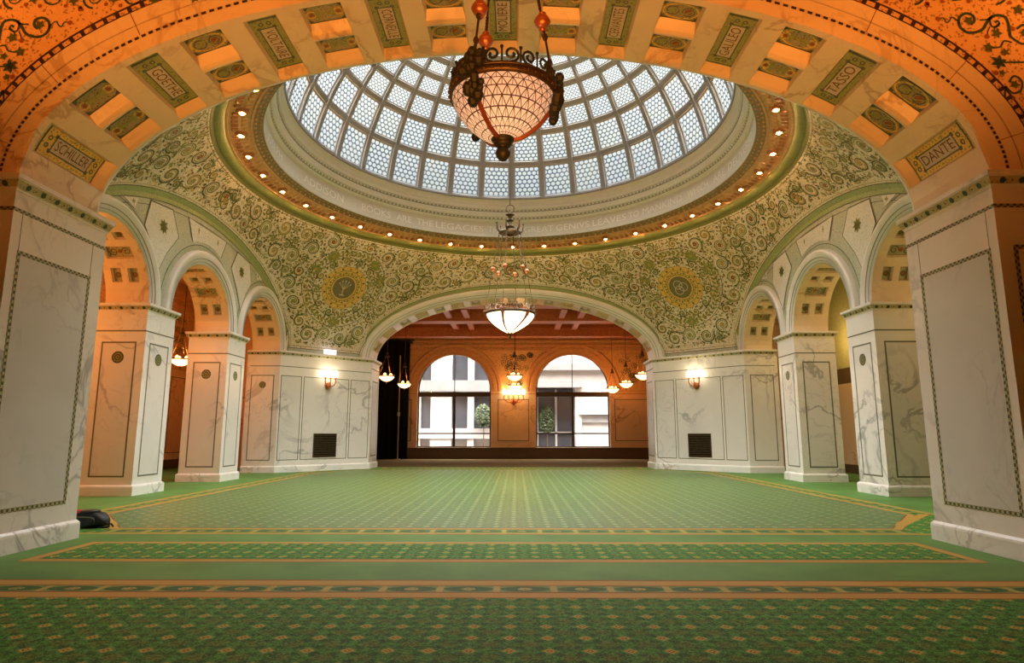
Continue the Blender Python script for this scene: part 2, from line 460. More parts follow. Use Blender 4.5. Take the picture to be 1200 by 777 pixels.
def text_geo(s, size):
    cu = bpy.data.curves.new('lettering', 'FONT'); cu.body = s; cu.size = size; cu.resolution_u = 3; cu.align_x = 'CENTER'; cu.align_y = 'CENTER'
    ob = bpy.data.objects.new('lettering', cu); COL.objects.link(ob)
    dg = bpy.context.evaluated_depsgraph_get(); ev = ob.evaluated_get(dg); me = ev.to_mesh()
    v = [tuple(q.co) for q in me.vertices]; f = [tuple(p.vertices) for p in me.polygons]
    ev.to_mesh_clear(); bpy.data.objects.remove(ob); bpy.data.curves.remove(cu)
    return v, f
def put_text(mb, geo, f, m=0, sx=1, sy=1):
    v, fa = geo; ids = [mb.V(f(p[0] * sx, p[1] * sy)) for p in v]
    for q in fa: mb.F([ids[k] for k in q], m)

def arched_wall(mb, f, us, zlow, ztop, m=0):
    """vertical strips between two curves zlow(u) and ztop(u)"""
    for a, b in zip(us[:-1], us[1:]):
        za, zb, ta, tb = zlow(a), zlow(b), ztop(a), ztop(b)
        if max(ta - za, tb - zb) < 1e-4: continue
        mb.poly([f(a, za), f(b, zb), f(b, tb), f(a, ta)], m)

def ell(u, a=A, b=EB, z=Z0): return z + b * sqrt(max(0, 1 - (u / a) ** 2))
class Arc:
    """arc length along an ellipse arch, s = 0 at the crown"""
    def __init__(s, a, b, z, n=1600):
        p = np.linspace(-pi / 2, pi / 2, n); s.a, s.b, s.z = a, b, z
        x, y = a * np.sin(p), z + b * np.cos(p)
        L = np.concatenate([[0], np.cumsum(np.hypot(np.diff(x), np.diff(y)))]); s.L = L[-1]; s.p = p; s.s = L - L[-1] / 2
    def at(s, q, h=0):
        p = float(np.interp(q, s.s, s.p)); nx, nz = sin(p) * s.b, cos(p) * s.a; k = hypot(nx, nz)
        return s.a * sin(p) - h * nx / k, s.z + s.b * cos(p) - h * nz / k

def soffit(mb, F, sb, vb, rec, dep, m=0, ds=.14, fl=None):
    """coffered underside: F(s, v, h); rec(i, j) True where the cell is sunk by dep (side walls made here, floor left to the panel part)"""
    ns, nv = len(sb) - 1, len(vb) - 1
    for i in range(ns):
        k = max(1, int((sb[i + 1] - sb[i]) / ds)); ss = [sb[i] + (sb[i + 1] - sb[i]) * q / k for q in range(k + 1)]
        for j in range(nv):
            if not rec(i, j):
                mb.grid([[F(q, vb[j], 0) for q in ss], [F(q, vb[j + 1], 0) for q in ss]], m)
            else:
                e = .03
                for v in (0, 1):
                    w = vb[j + v]; w2 = fl[j][v] if fl else w + (e if v == 0 else -e)
                    mb.grid([[F(q, w, 0) for q in ss], [F(q, w2, -dep) for q in ss]], m)
                for q in (ss[0], ss[-1]):
                    q2 = q + (e if q == ss[0] else -e)
                    fa, fb = fl[j] if fl else (vb[j], vb[j + 1]); mb.poly([F(q, vb[j], 0), F(q, vb[j + 1], 0), F(q2, fb, -dep), F(q2, fa, -dep)], m)

def wall_xy(side, u, v):
    return {'N': (u, S + v), 'S': (u, -S - v), 'E': (S + v, u), 'W': (-S - v, u)}[side]

# ================================================================== FLOOR
mb = MB(); FM = [M['c_plain'], M['c_field'], M['c_gold'], M['c_rust'], M['c_ovx'], M['c_ovy'], M['brown_carpet'], M['c_hall']]
def fl(pts, m, z): mb.poly([(x, y, z) for x, y in pts], m)
def fr(x0, x1, y0, y1, m, z): fl([(x0, y0), (x1, y0), (x1, y1), (x0, y1)], m, z)
fr(-14.2, 14.2, -22.2, 9.5, 0, 0); fr(-14.2, 14.2, 9.5, 19, 6, 0)
fr(-14.2, 14.2, -22.2, -11.33, 1, .001)
for y0, y1 in ((-10.91, -10.68), (-11.34, -11.13)):
    fr(-14.2, 14.2, y0, y1, 2, .002); fr(-14.2, 14.2, y1 - .035, y1, 3, .003); fr(-14.2, 14.2, y0, y0 + .02, 3, .003)
fr(-14.2, 14.2, -11.13, -10.91, 4, .001)
for sg in (-1, 1):      # threshold rugs woven into both big arches
    ya, yb = sg * 9.85, sg * 8.58; y0, y1 = min(ya, yb), max(ya, yb)
    if sg > 0: y1 = 9.42
    fr(-5.2, 5.2, y0, y1, 3, .001); fr(-5.18, 5.18, y0 + .02, y1 - .02, 2, .002); fr(-5.06, 5.06, y0 + .13, y1 - .13, 3, .003); fr(-5.04, 5.04, y0 + .15, y1 - .15, 1, .004)
X1, Y1 = 7.3, 7.98
fr(-X1, X1, -Y1, Y1, 3, .001); fr(-X1 + .02, X1 - .02, -Y1 + .02, Y1 - .02, 2, .002)
fr(-X1 + .11, X1 - .11, -Y1 + .11, Y1 - .11, 1, .003)
fr(-5.6, 5.6, -Y1 + .11, Y1 - .11, 4, .004); fr(-X1 + .11, X1 - .11, -5.7, 5.7, 5, .004)
def octa(hx, hy, cx, cy): return [(cx, -hy), (hx, -cy), (hx, cy), (cx, hy), (-cx, hy), (-hx, cy), (-hx, -cy), (-cx, -hy)]
fl(octa(7.19, 7.87, 5.92, 5.72), 1, .0035)
for c in ((5.93, -7.16, 7.19, -5.75, 5.72, -7.10, 6.98, -5.79),):
    for sx in (-1, 1):
        for sy in (-1, 1): fl([(sx * c[0], sy * -c[1]), (sx * c[2], sy * -c[3]), (sx * c[6], sy * -c[7]), (sx * c[4], sy * -c[5])], 2, .006)
for hx, hy, cx, cy, m, z in ((6.86, 7.55, 5.66, 5.9, 3, .0045), (6.84, 7.53, 5.65, 5.89, 2, .005), (6.76, 7.44, 5.58, 5.84, 3, .0055), (6.74, 7.42, 5.56, 5.82, 7, .0065)):
    fl(octa(hx, hy, cx, cy), m, z)
struct(mb.build('floor', FM), 'green patterned carpet with gold border lines covering the whole hall floor', 'carpet floor')

# ================================================================== BIG ARCHES
ARC = Arc(A, EB, Z0)
def ell_sweep(mb, side, prof, m=0, n=110, cl=False, arc=(A, EB, Z0)):
    rows = []
    for k in range(n + 1):
        p = -pi / 2 + pi * k / n
        nx, nz = sin(p) * arc[1], cos(p) * arc[0]; q = hypot(nx, nz); nx /= q; nz /= q
        rows.append([(*wall_xy(side, arc[0] * sin(p) + nx * o, v), arc[2] + arc[1] * cos(p) + nz * o) for o, v in prof])
    mb.grid(rows, m)
def ell_pt(s_out, psi, arc=(A, EB, Z0)):
    nx, nz = sin(psi) * arc[1], cos(psi) * arc[0]; q = hypot(nx, nz)
    return arc[0] * sin(psi) + nx / q * s_out, arc[2] + arc[1] * cos(psi) + nz / q * s_out

NAMES = ['SCHILLER', 'GOETHE', 'VOLTAIRE', 'CORNEILLE', 'MOLI\u00c8RE', 'CERVANTES', 'GALILEO', 'TASSO', 'DANTE']
def big_arch(side, depth, lab, names):
    root = thing('coffered_arch', lab, 'arch', (*wall_xy(side, 0, 0), Z0), None, 'structure')
    F = lambda s, v, h: (lambda q: (*wall_xy(side, q[0], v), q[1]))(ARC.at(s, h))
    k = depth / T; pit = 1.53
    sb = [-ARC.L / 2]; kinds = []
    cen = sorted([(i * pit, .21, 'n') for i in range(-4, 5)] + [((i + .5) * pit, .265, 'o') for i in range(-4, 4)])
    for c, w, t in cen:
        kinds += [None, t]; sb += [c - w, c + w]
    sb.append(ARC.L / 2); kinds.append(None)
    V = [0, .185 * k, .235 * k, .565 * k, .885 * k, 1.225 * k, 1.238 * k, depth]
    def rec(i, j):
        if kinds[i] is None: return False
        return False
    mb = MB(); D = .11
    # name bays and ornament bays have different cuts, so every strip between two s-cuts gets its own v-cuts
    for i, t in enumerate(kinds):
        if t is None: soffit(mb, F, [sb[i], sb[i + 1]], [0, depth], lambda a, b: False, D)
        elif t == 'n': soffit(mb, F, [sb[i], sb[i + 1]], [0, .115 * k, 1.335 * k, depth], lambda a, b: b == 1, D * .7, fl={1: (.185 * k, 1.235 * k)})
        else: soffit(mb, F, [sb[i], sb[i + 1]], [0, .145 * k, .675 * k, .80 * k, 1.335 * k, depth], lambda a, b: b in (1, 3), D, fl={1: (.235 * k, .565 * k), 3: (.885 * k, 1.225 * k)})
    # rounded ridges on the rims and between the ornament bays
    for i, t in enumerate(kinds):
        if t is None: continue
        cuts = [(.02 * k, .115 * k)] if t == 'n' else [(.02 * k, .145 * k), (.675 * k, .80 * k)]
        for v0, v1 in cuts:
            prof = [(v0 + (v1 - v0) * q / 6, .035 * sin(pi * q / 6)) for q in range(7)]
            ss = [sb[i] + (sb[i + 1] - sb[i]) * q / 5 for q in range(6)]
            mb.grid([[F(s, v, h) for v, h in prof] for s in ss])
    # hall side and outer side thickness faces
    mb.build('soffit', [M['lamp_tinted']], root)
    # archivolts
    mb = MB()
    ell_sweep(mb, side, [(0, 0), (0, -.03), (.06, -.035), (.07, -.055), (.16, -.06), (.17, -.075), (.24, -.085), (.27, -.11), (.32, -.115), (.36, -.09), (.38, -.05), (.40, .05)])
    mb.build('hall_archivolt', [M['arch_white']], root, True)
    mb = MB(); ell_sweep(mb, side, [(.155, -.0625), (.165, -.0725)]); ell_sweep(mb, side, [(.06, -.037), (.068, -.056)])
    mb.build('archivolt_line', [M['line']], root)
    mb = MB()
    ell_sweep(mb, side, [(0, depth), (0, depth + .015), (.17, depth + .015)]); ell_sweep(mb, side, [(.21, depth + .015), (.35, depth + .015)]); ell_sweep(mb, side, [(.362, depth + .015), (.54, depth + .02), (.54, depth)])
    ell_sweep(mb, side, [(.17, depth + .01), (.21, depth + .01)]); ell_sweep(mb, side, [(.35, depth + .005), (.362, depth + .005)], 1)
    n = 150
    for q in range(n):
        p = -pi / 2 + pi * (q + .5) / n; d = pi / n * .30
        for o0, o1, dd in ((.17, .205, d),):
            mb.poly([(*wall_xy(side, x, depth + .018), z) for x, z in (ell_pt(o0, p - dd), ell_pt(o0, p + dd), ell_pt(o1, p + dd), ell_pt(o1, p - dd))], 1)
    for q in range(11):   # joints between the archivolt stones
        p = -pi / 2 + pi * (q + .5) / 11
        mb.poly([(*wall_xy(side, x, depth + .022), z) for x, z in (ell_pt(.21, p - .0012), ell_pt(.21, p + .0012), ell_pt(.54, p + .0012), ell_pt(.54, p - .0012))], 2)
    mb.build('outer_archivolt', [M['lamp_tinted'], M['bronze'], M['s_red']], root)
    mb = MB()
    ell_sweep(mb, side, [(.54, depth + .012), (.565, depth + .012)], 1); ell_sweep(mb, side, [(.565, depth + .010), (.625, depth + .010)], 0); ell_sweep(mb, side, [(.625, depth + .012), (.65, depth + .012)], 1)
    n = 90
    for q in range(n):
        p = -pi / 2 + pi * (q + .5) / n; d = pi / n * .17
        mb.poly([(*wall_xy(side, x, depth + .016), z) for x, z in (ell_pt(.555, p - d), ell_pt(.555, p + d), ell_pt(.635, p + d), ell_pt(.635, p - d))], 1)
    mb.build('chain_band', [M['spandrel'], M['bronze']], root)
    # panels
    for i, t in enumerate(kinds):
        if t is None: continue
        c = (sb[i] + sb[i + 1]) / 2; w = (sb[i + 1] - sb[i]) / 2
        if t == 'n':
            idx = int(round(c / pit)) + 4; h0 = -D * .7
            left = idx < 4
            v0, v1 = .2 * k, 1.22 * k
            G = lambda a, b, h, c=c, h0=h0: F(c + b, a, h0 + h)          # a = depth, b = along the arch
            mb = MB(); end = idx in (0, 8)
            ns = 6
            mb.grid([[G(a, -w + 2 * w * q / ns, 0) for q in range(ns + 1)] for a in (.185 * k, 1.235 * k)], 0)
            def rect(a0, a1, b0, b1, m, h):
                mb.grid([[G(a, b0 + (b1 - b0) * q / 4, h) for q in range(5)] for a in (a0, a1)], m)
            rect(v0, v1, -w + .015, w - .015, 1, .003)
            rect(v0 + .02, v1 - .02, -w + .032, w - .032, 0, .005)
            iv = .17 * k
            rect(v0 + iv, v1 - iv, -w + .10, w - .10, 1, .007)
            rect(v0 + iv + .018, v1 - iv - .018, -w + .118, w - .118, 2, .009)
            for a in (v0 + iv * .55, v1 - iv * .55):
                for b in (-.05, .05): disc(mb, G, a, b, .035, 1, 10, .008, .018)
            for a in (v0 + iv, v1 - iv):
                for b in (-w + .11, w - .11): disc(mb, G, a, b, .03, 1, 8, .008)
            if end:
                for q in range(16):
                    for b in (-w + .065, w - .065): disc(mb, G, v0 + .06 + (v1 - v0 - .12) * q / 15, b, .012, 3, 6, .008)
            pn = mb.build('name_panel', [M['gold'] if end else M['olive'], M['line'], M['name_field'], M['olive']], root, label=('mosaic panel reading ' + NAMES[idx] + (' in a yellow border' if end else ' in an olive border')) if names else None)
            if names:
                geo = text_geo(NAMES[idx], .205); xs = [p[0] for p in geo[0]]; sc = min(1.0, (v1 - v0 - 2 * iv - .10) / (max(xs) - min(xs)))
                vm = (v0 + v1) / 2; tm = MB()
                if left: put_text(tm, geo, lambda x, y: G(vm - x, y, .013), 0, sc, .92)
                else: put_text(tm, geo, lambda x, y: G(vm + x, -y, .013), 0, sc, .92)
                tm.build('lettering', [M['letter']], pn)
        else:
            for v0, v1 in ((.235 * k, .565 * k), (.885 * k, 1.225 * k)):
                vm = (v0 + v1) / 2; hv = (v1 - v0) / 2
                G = lambda a, b, h, c=c, vm=vm: F(c + a, vm + b, -D + h)
                mb = MB()
                mb.grid([[G(-w + 2 * w * q / 6, b, 0) for q in range(7)] for b in (-hv, hv)], 0)
                frame_strip(mb, lambda a, b, h: G(a, b, max(h, 0)), -w + .01, w - .01, -hv + .01, hv - .01, .014, .004, 1)
                i2 = int(round(c / pit - .5))
                if i2 in (-3, 2, -2 + 0, 1) and i2 in (-3, 2):
                    disc(mb, G, 0, 0, hv * 1.35, 3, 20, .003, hv * 1.2, .66)
                if i2 % 2 == 0:
                    stroke(mb, G, [(-.1, 0), (.1, 0)], .05, 2); stroke(mb, G, [(-.1, -.07), (-.1, .07)], .05, 2); stroke(mb, G, [(.1, -.07), (.1, .07)], .05, 2)
                    for q in (-1, 1): disc(mb, G, q * .175, 0, .07, 3, 14, .005, .05); disc(mb, G, q * .175, 0, .03, 4, 10, .006)
                else:
                    stroke(mb, G, [(w * .86 * cos(q * pi / 12), hv * .8 * sin(q * pi / 12)) for q in range(25)], .022, 3)
                    for q in (-1, 1): disc(mb, G, q * .10, .0, .055, 4 if q > 0 else 2, 12, .006); disc(mb, G, q * .10, 0, .085, 1, 14, .006, .07)
                    stroke(mb, G, smooth_pts([(-.18, -.06), (-.05, .05), (.05, -.05), (.18, .06)]), .02, 2)
                for sx in (-1, 1):
                    for sy in (-1, 1): mb.poly([G(sx * (w - .03), sy * (hv - .03), .006), G(sx * (w - .09), sy * (hv - .03), .006), G(sx * (w - .03), sy * (hv - .09), .006)], 1)
                mb.build('ornament_panel', [M['orn'] if names else M['gold'], M['line'], M['olive'], M['gold'], M['s_red']], root)
    return root
big_arch('S', T, 'wide coffered marble entrance arch with poets\' names overhead', True)
big_arch('N', TF, 'far flattened marble arch framing the orange window room', False)

# ---- the entrance wall above and beside the near arch
mb = MB(); yf = -S - T
for sg in (-1, 1):
    us = [sg * x for x in list(np.linspace(0, A, 40)) + [A + .64, 9, 14.2]]
    def zl(u):
        u = abs(u)
        e = (A + .63, EB + .63)
        return Z0 + e[1] * sqrt(max(0, 1 - (u / e[0]) ** 2)) if u < e[0] else Z0
    arched_wall(mb, lambda u, z: (u, yf - .006, z), us, zl, lambda u: 9.3, 0)
    mb.poly([(sg * 6.9, yf, 0), (sg * 14.2, yf, 0), (sg * 14.2, yf, Z0 + .01), (sg * 6.9, yf, Z0 + .01)], 1)
    mb.poly([(sg * 6.9, -S, 0), (sg * 14.2, -S, 0), (sg * 14.2, -S, 9.3), (sg * 6.9, -S, 9.3)], 1)
    arched_wall(mb, lambda u, z: (u, yf, z), [sg * x for x in np.linspace(0, A + .66, 40)], lambda u: ell(u), lambda u: min(9.3, ell(u, A + .7, EB + .7)), 1)
    # vines on the spandrel: two scrolling rows, leaves and berries
    f = lambda u, z, h, sg=sg: (sg * u, yf - .008 - h, z)
    def vine(pts, w=.035, m=2): stroke(mb, f, smooth_pts(pts, 7), w, m, .004)
    for k in range(8):                                            # upper running scroll
        u0 = 3.55 + k * .5; zz = 6.62 + (.0 if k % 2 else .02)
        d = 1 if k % 2 else -1
        stroke(mb, f, spiral_pts(u0, zz + .06, .145, -pi / 2 * d, 1.6, d), .03, 2, .004, True); ivy(mb, f, u0, zz + .06, .055, .3 * k, 3)
        ivy(mb, f, u0 + .25, zz + .02, .07, 1.1 * k, 3); disc(mb, f, u0 + .16, zz - .07, .026, 4, 10, .006); disc(mb, f, u0 + .34, zz - .05, .026, 4, 10, .006)
        stroke(mb, f, smooth_pts([(u0 - .25, zz + .2), (u0 - .1, zz + .25), (u0 + .1, zz + .21), (u0 + .25, zz + .25)]), .03, 2, .004)
    vine([(6.16, 6.10), (6.15, 6.32), (6.08, 6.38), (5.98, 6.37), (5.91, 6.30), (5.83, 6.19), (5.69, 6.15), (5.60, 6.19), (5.56, 6.27), (5.58, 6.36), (5.66, 6.41), (5.74, 6.38), (5.75, 6.31), (5.70, 6.26)])
    vine([(5.98, 6.37), (5.92, 6.33), (5.82, 6.32)], .02); vine([(5.94, 6.33), (5.95, 6.24), (6.01, 6.23), (6.05, 6.27), (6.03, 6.31), (6.0, 6.28)], .022)
    vine([(5.57, 6.27), (5.53, 6.33), (5.48, 6.36), (5.45, 6.31), (5.41, 6.29), (5.38, 6.35), (5.31, 6.34)], .016)
    vine([(6.17, 6.02), (6.08, 6.04), (6.03, 5.97), (5.96, 5.95), (5.88, 5.95)], .02); vine([(6.05, 6.28), (5.98, 6.2), (6.0, 6.14)], .016); vine([(5.93, 6.23), (5.9, 6.17), (5.88, 6.1)], .014)
    vine([(6.02, 5.45), (6.1, 5.36), (6.2, 5.4), (6.22, 5.52), (6.14, 5.58), (6.07, 5.5)], .026); vine([(6.02, 5.45), (6.0, 5.25), (6.1, 5.1), (6.25, 5.05)], .026)
    vine([(6.3, 5.76), (5.93, 5.76)], .022); vine([(6.55, 6.2), (6.45, 6.0), (6.5, 5.8), (6.7, 5.7)], .03); vine([(6.16, 6.1), (6.3, 6.0), (6.42, 6.1), (6.35, 6.25), (6.25, 6.2)], .03)
    for u, z, r in ((5.68, 6.31, .07), (6.0, 6.14, .075), (5.88, 5.95, .075), (6.07, 5.89, .06), (6.13, 5.47, .065), (6.02, 5.2, .05), (6.25, 5.05, .06), (6.33, 6.14, .06), (6.0, 5.62, .05), (6.3, 6.45, .08)): ivy(mb, f, u, z, r, u * 9, 3)
    for u, z in ((5.31, 6.34), (5.88, 6.10), (5.93, 5.62), (6.08, 5.3), (5.2, 6.52), (6.2, 6.2)): disc(mb, f, u, z, .032, 4, 10, .006)
    for q in range(6): leaf(mb, f, 5.98, 5.76, q * pi / 3 + .3, .1, .05, 2)
    for k in range(10):
        u0 = 7.0 + (k % 5) * 1.2; zz = 5.1 + (k // 5) * .95
        stroke(mb, f, spiral_pts(u0, zz, .36, k, 1.7, 1 if k % 2 else -1), .04, 2, .004, True); ivy(mb, f, u0, zz, .1, k, 3); ivy(mb, f, u0 + .5, zz + .3, .09, 2 * k, 3); disc(mb, f, u0 + .45, zz - .3, .04, 4, 10, .006)
struct(mb.build('wall_front', [M['spandrel'], M['lamp_tinted'], M['s_teal'], M['s_dark'], M['s_red']]), 'orange-lit entrance wall with dark vine mosaic in its spandrels', 'wall')

# ---- the two great piers of the entrance arch and of the far arch
def arch_pier(side, sg, depth, lab):
    # plan in (u, v): jamb at u = A, from v = 0 (hall) to v = depth (outside)
    root = thing('arch_pier', lab, 'pier', (*wall_xy(side, sg * (A + .6), depth / 2), 0), None, 'structure')
    X = lambda u, v: wall_xy(side, sg * u, v)
    par = sg * {'N': 1, 'S': -1}[side]
    mb = MB(); A_, d0, d1 = A - G_, -G_, depth + G_
    x0, y0 = X(A_, d0); x1, y1 = X(6.95, d1)
    mb.box(min(x0, x1), max(x0, x1), min(y0, y1), max(y0, y1), 0, ZI)
    mb.build('shaft', [M['marble']], root)
    path = [X(6.95, d1), X(A_, d1), X(A_, d0)]; post = X(A_ + .5, d0 - .5); sn = -par
    def sw(prof, name, mat): sweep(path, prof, sn, None, post).build(name, [mat], root)
    sw(PL, 'plinth', M['plinth']); sw(CAP, 'capital', M['marble'])
    # gold band with discs on the slanted face of the capital
    mb = MB(); sweep(path, BAND, sn, None, post, mb=mb, ends=False)
    J = lambda v, z, h: (*X(A_ - h, v), z); Fr = lambda u, z, h: (*X(u, d1 + h), z)
    n = 7; w = d1 - d0
    for k in range(n): mb.poly(cap_pt(J, d0 + w * (k + .5) / n, .036, 14), 1)
    for k in range(n - 1): mb.poly(cap_pt(J, d0 + w * (k + 1) / n, .014, 4), 2)
    for k in range(5): mb.poly(cap_pt(Fr, A_ + .10 + .22 * k, .036, 14), 1); mb.poly(cap_pt(Fr, A_ + .21 + .22 * k, .014, 4), 2)
    mb.build('capital_band', [M['capband'], M['dot'], M['dotred']], root)
    mb = MB()
    for z0, z1 in ((3.90, 3.945),):
        for fn, a, b in ((J, d0, d1), (Fr, A_, 6.9)): slab(mb, fn, a, b, z0, z1)
    v0, v1 = .13 * depth / T, depth - .02; frame_strip(mb, J, v0, v1, .46, 3.46, .05)
    frame_strip(mb, Fr, A_ + .16, 6.9, .46, 3.46, .05)
    mb.build('inlay_border', [M['inlay']], root)
    mb = MB()
    slab(mb, J, v0 + .05, v1 - .05, .51, 3.41, .001)
    mb.build('inset_panel', [M['panel_soft']], root)
    mb = MB()
    for fn, a in ((J, v1 - .02), (J, v0 + .01)): slab(mb, fn, a, a + .008, 3.46, 3.90, .002); 
    mb.build('joint_line', [M['line']], root)
    return root
arch_pier('S', -1, T, 'great white marble entrance pier under the SCHILLER panel')
arch_pier('S', 1, T, 'great white marble entrance pier under the DANTE panel')
arch_pier('N', -1, TF, 'slim marble jamb of the far arch beside the black curtain')
arch_pier('N', 1, TF, 'slim marble jamb of the far arch opposite the black curtain')

# ================================================================== CORNER WALLS
def corner_wall(sx, sy, name, lab):
    par = sx * sy
    P = lambda x, y: (sx * x, sy * y)
    mb = MB(); H = 4.335
    a, b, c, d = P(A - G_, S - G_), P(S - G_, A - G_), P(S + PW + G_, A - G_), P(S + PW + G_, S + .5)
    e = P(A + .06, S + .5)
    plan = [P(A - G_ + .03, S - G_ - .03), b, c, d, e]
    lo = [mb.V((x, y, 0)) for x, y in plan]; hi = [mb.V((x, y, H)) for x, y in plan]
    for k in range(5): mb.F([lo[k], lo[(k + 1) % 5], hi[(k + 1) % 5], hi[k]])
    mb.F(hi)
    root = struct(mb.build(name, [M['marble']]), lab, 'wall')
    path = [a, b, c]; pre = P(A - G_, S + 1)
    sn = -par
    sweep(path, PL, sn, pre, P(S + PW + 1, A - G_)).build('plinth', [M['plinth']], root)
    sweep(path, CAP, sn, pre, P(S + PW + 1, A - G_)).build('cornice', [M['marble']], root)
    r2 = 1 / sqrt(2); mx, my = (A + S) / 2 - G_, (A + S) / 2 - G_; L = (S - A) * sqrt(2)
    Ch = lambda u, z, h: (*P(mx + u * r2 - h * r2, my - u * r2 - h * r2), z)
    Rt = lambda u, z, h: (*P(S + u, A - G_ - h), z)
    mb = MB(); sweep(path, BAND, sn, pre, P(S + PW + 1, A - G_), mb=mb, ends=False)
    for k in range(22): mb.poly(cap_pt(Ch, -L / 2 + L * (k + .5) / 22, .036 if k % 2 else .016), 1 if k % 2 else 2)
    for k in range(10): mb.poly(cap_pt(Rt, -.04 + .105 * k, .036 if k % 2 else .016), 1 if k % 2 else 2)
    mb.build('cornice_band', [M['capband'], M['dot'], M['dotred']], root)
    mb = MB()
    slab(mb, Ch, -L / 2 + .01, L / 2, 3.745, 3.77); slab(mb, Rt, -G_, PW, 3.745, 3.77)
    for u0, u1 in ((-1.82, -.97), (-.90, .97), (1.04, 1.84)): frame_strip(mb, Ch, u0, u1, .42, 3.43, .026)
    frame_strip(mb, Rt, .08, PW - .06, .42, 3.43, .03)
    mb.build('inlay_border', [M['inlay_fine']], root)
    mb = MB(); slab(mb, Ch, -.86, .93, .46, 3.39, .001); slab(mb, Ch, -1.79, -1.0, .46, 3.39, .001); slab(mb, Ch, 1.07, 1.81, .46, 3.39, .001)
    mb.build('inset_panel', [M['panel']], root)
    if sx < 0:
        mb = MB(); rosette(mb, Rt, PW / 2, 3.08, .12); mb.build('rosette', [M['dot'], M['s_olive']], root)
    return root, Ch
CW = {}
for sx, sy, nm, lab in ((-1, 1, 'wall_far_left', 'white marble corner wall with sconce, left of the far arch'), (1, 1, 'wall_far_right', 'white marble corner wall with sconce, right of the far arch'),
                        (-1, -1, 'wall_near_left', 'marble corner wall hidden behind the SCHILLER pier'), (1, -1, 'wall_near_right', 'marble corner wall hidden behind the DANTE pier')):
    CW[(sx, sy)] = corner_wall(sx, sy, nm, lab)

# ================================================================== ARCADES
def lunette(side, name, lab):
    sg = {'E': 1, 'W': -1}[side]
    f = lambda u, z, h=0: (*wall_xy(side, u, -h), z)
    g = lambda u, z, h=0: (*wall_xy(side, u, PW), z)
    cs = (-OP - PW, 0, OP + PW)
    us = set(np.linspace(-6.3, 6.3, 64))
    for c in cs:
        for k in range(29): us.add(c - RA * cos(pi * k / 28))
    us = sorted(us)
    def zl(u):
        for c in cs:
            if abs(u - c) < RA: return ZI + sqrt(max(0, RA ** 2 - (u - c) ** 2))
        return ZI
    mb = MB()
    arched_wall(mb, f, us, zl, lambda u: max(zl(u), ell(u, 6.25, 3.1, Z0)), 0)
    arched_wall(mb, g, us, zl, lambda u: 9.3, 5)
    # border and panels of the lunette
    def band(o0, o1, m, h):
        n = 90
        mb.grid([[f(*ell_pt(o, -pi / 2 + pi * k / n, (BA, BB, Z0)), h) for k in range(n + 1)] for o in (o0, o1)], m)
    band(-.10, .06, 1, .012); band(-.12, -.10, 2, .014); band(-.26, -.245, 2, .010)
    for c in cs:
        n = 40
        for r0, r1, m, h in ((RA + .36, RA + .52, 6, .008), (RA + .52, RA + .54, 2, .010)):
            mb.grid([[f(c - r * cos(pi * k / n), ZI + r * sin(pi * k / n), h) for k in range(n + 1)] for r in (r0, r1)], m)
    def panel(pts):
        mb.poly([f(u, z, .013) for u, z in pts], 2)
        cx = sum(p[0] for p in pts) / len(pts); cz = sum(p[1] for p in pts) / len(pts)
        mb.poly([f(cx + (u - cx) * .955, cz + (z - cz) * .955, .017) for u, z in pts], 3)
    def arcpts(c, r, a0, a1, n=6): return [(c + r * cos(R_(a0 + (a1 - a0) * k / n)), ZI + r * sin(R_(a0 + (a1 - a0) * k / n))) for k in range(n + 1)]
    panel([(-1.12, 6.96), (1.12, 6.96)] + arcpts(0, RA + .62, 68, 112))
    for s in (-1, 1):
        q = [(1.47, 6.28), (1.84, 6.89), (2.80, 6.78), (2.97, 6.12), (2.62, 5.72), (2.30, 5.10), (1.95, 5.72)]
        panel([(s * u, z) for u, z in q]); panel([(s * u, z) for u, z in ((3.26, 6.66), (3.81, 6.48), (3.35, 6.34))])
        for u, z in ((s * .55, 6.76),): 
            for k in range(4): leaf(mb, lambda a, b, h: f(a, b, .015 + h), u, z, k * pi / 2, .10 if k % 2 else .05, .04, 4)
        for k in range(8):
            leaf(mb, lambda a, b, h: f(a, b, .015 + h), s * 2.2, 6.32, k * pi / 4, .20, .085, 4); leaf(mb, lambda a, b, h: f(a, b, .013 + h), s * 2.2, 6.32, k * pi / 4 + pi / 8, .15, .03, 1)
        for k in range(4): leaf(mb, lambda a, b, h: f(a, b, .015 + h), s * 3.45, 6.5, k * pi / 2 + .3, .07, .035, 4)
        for u in (1.28, 1.62, 3.08):   # narrow green ribs between the panels
            pass
    root = struct(mb.build(name, [M['pale_green'], M['green_border'], M['line'], M['white_mosaic'], M['s_olive'], M['olive_wall'] if side == 'E' else M['spandrel'], M['sage']]), lab, 'wall')
    return root
lunette('W', 'wall_left', 'pale green mosaic lunette above the three arches on the orange-lit side')
lunette('E', 'wall_right', 'pale green mosaic lunette above the three arches on the olive-walled side')

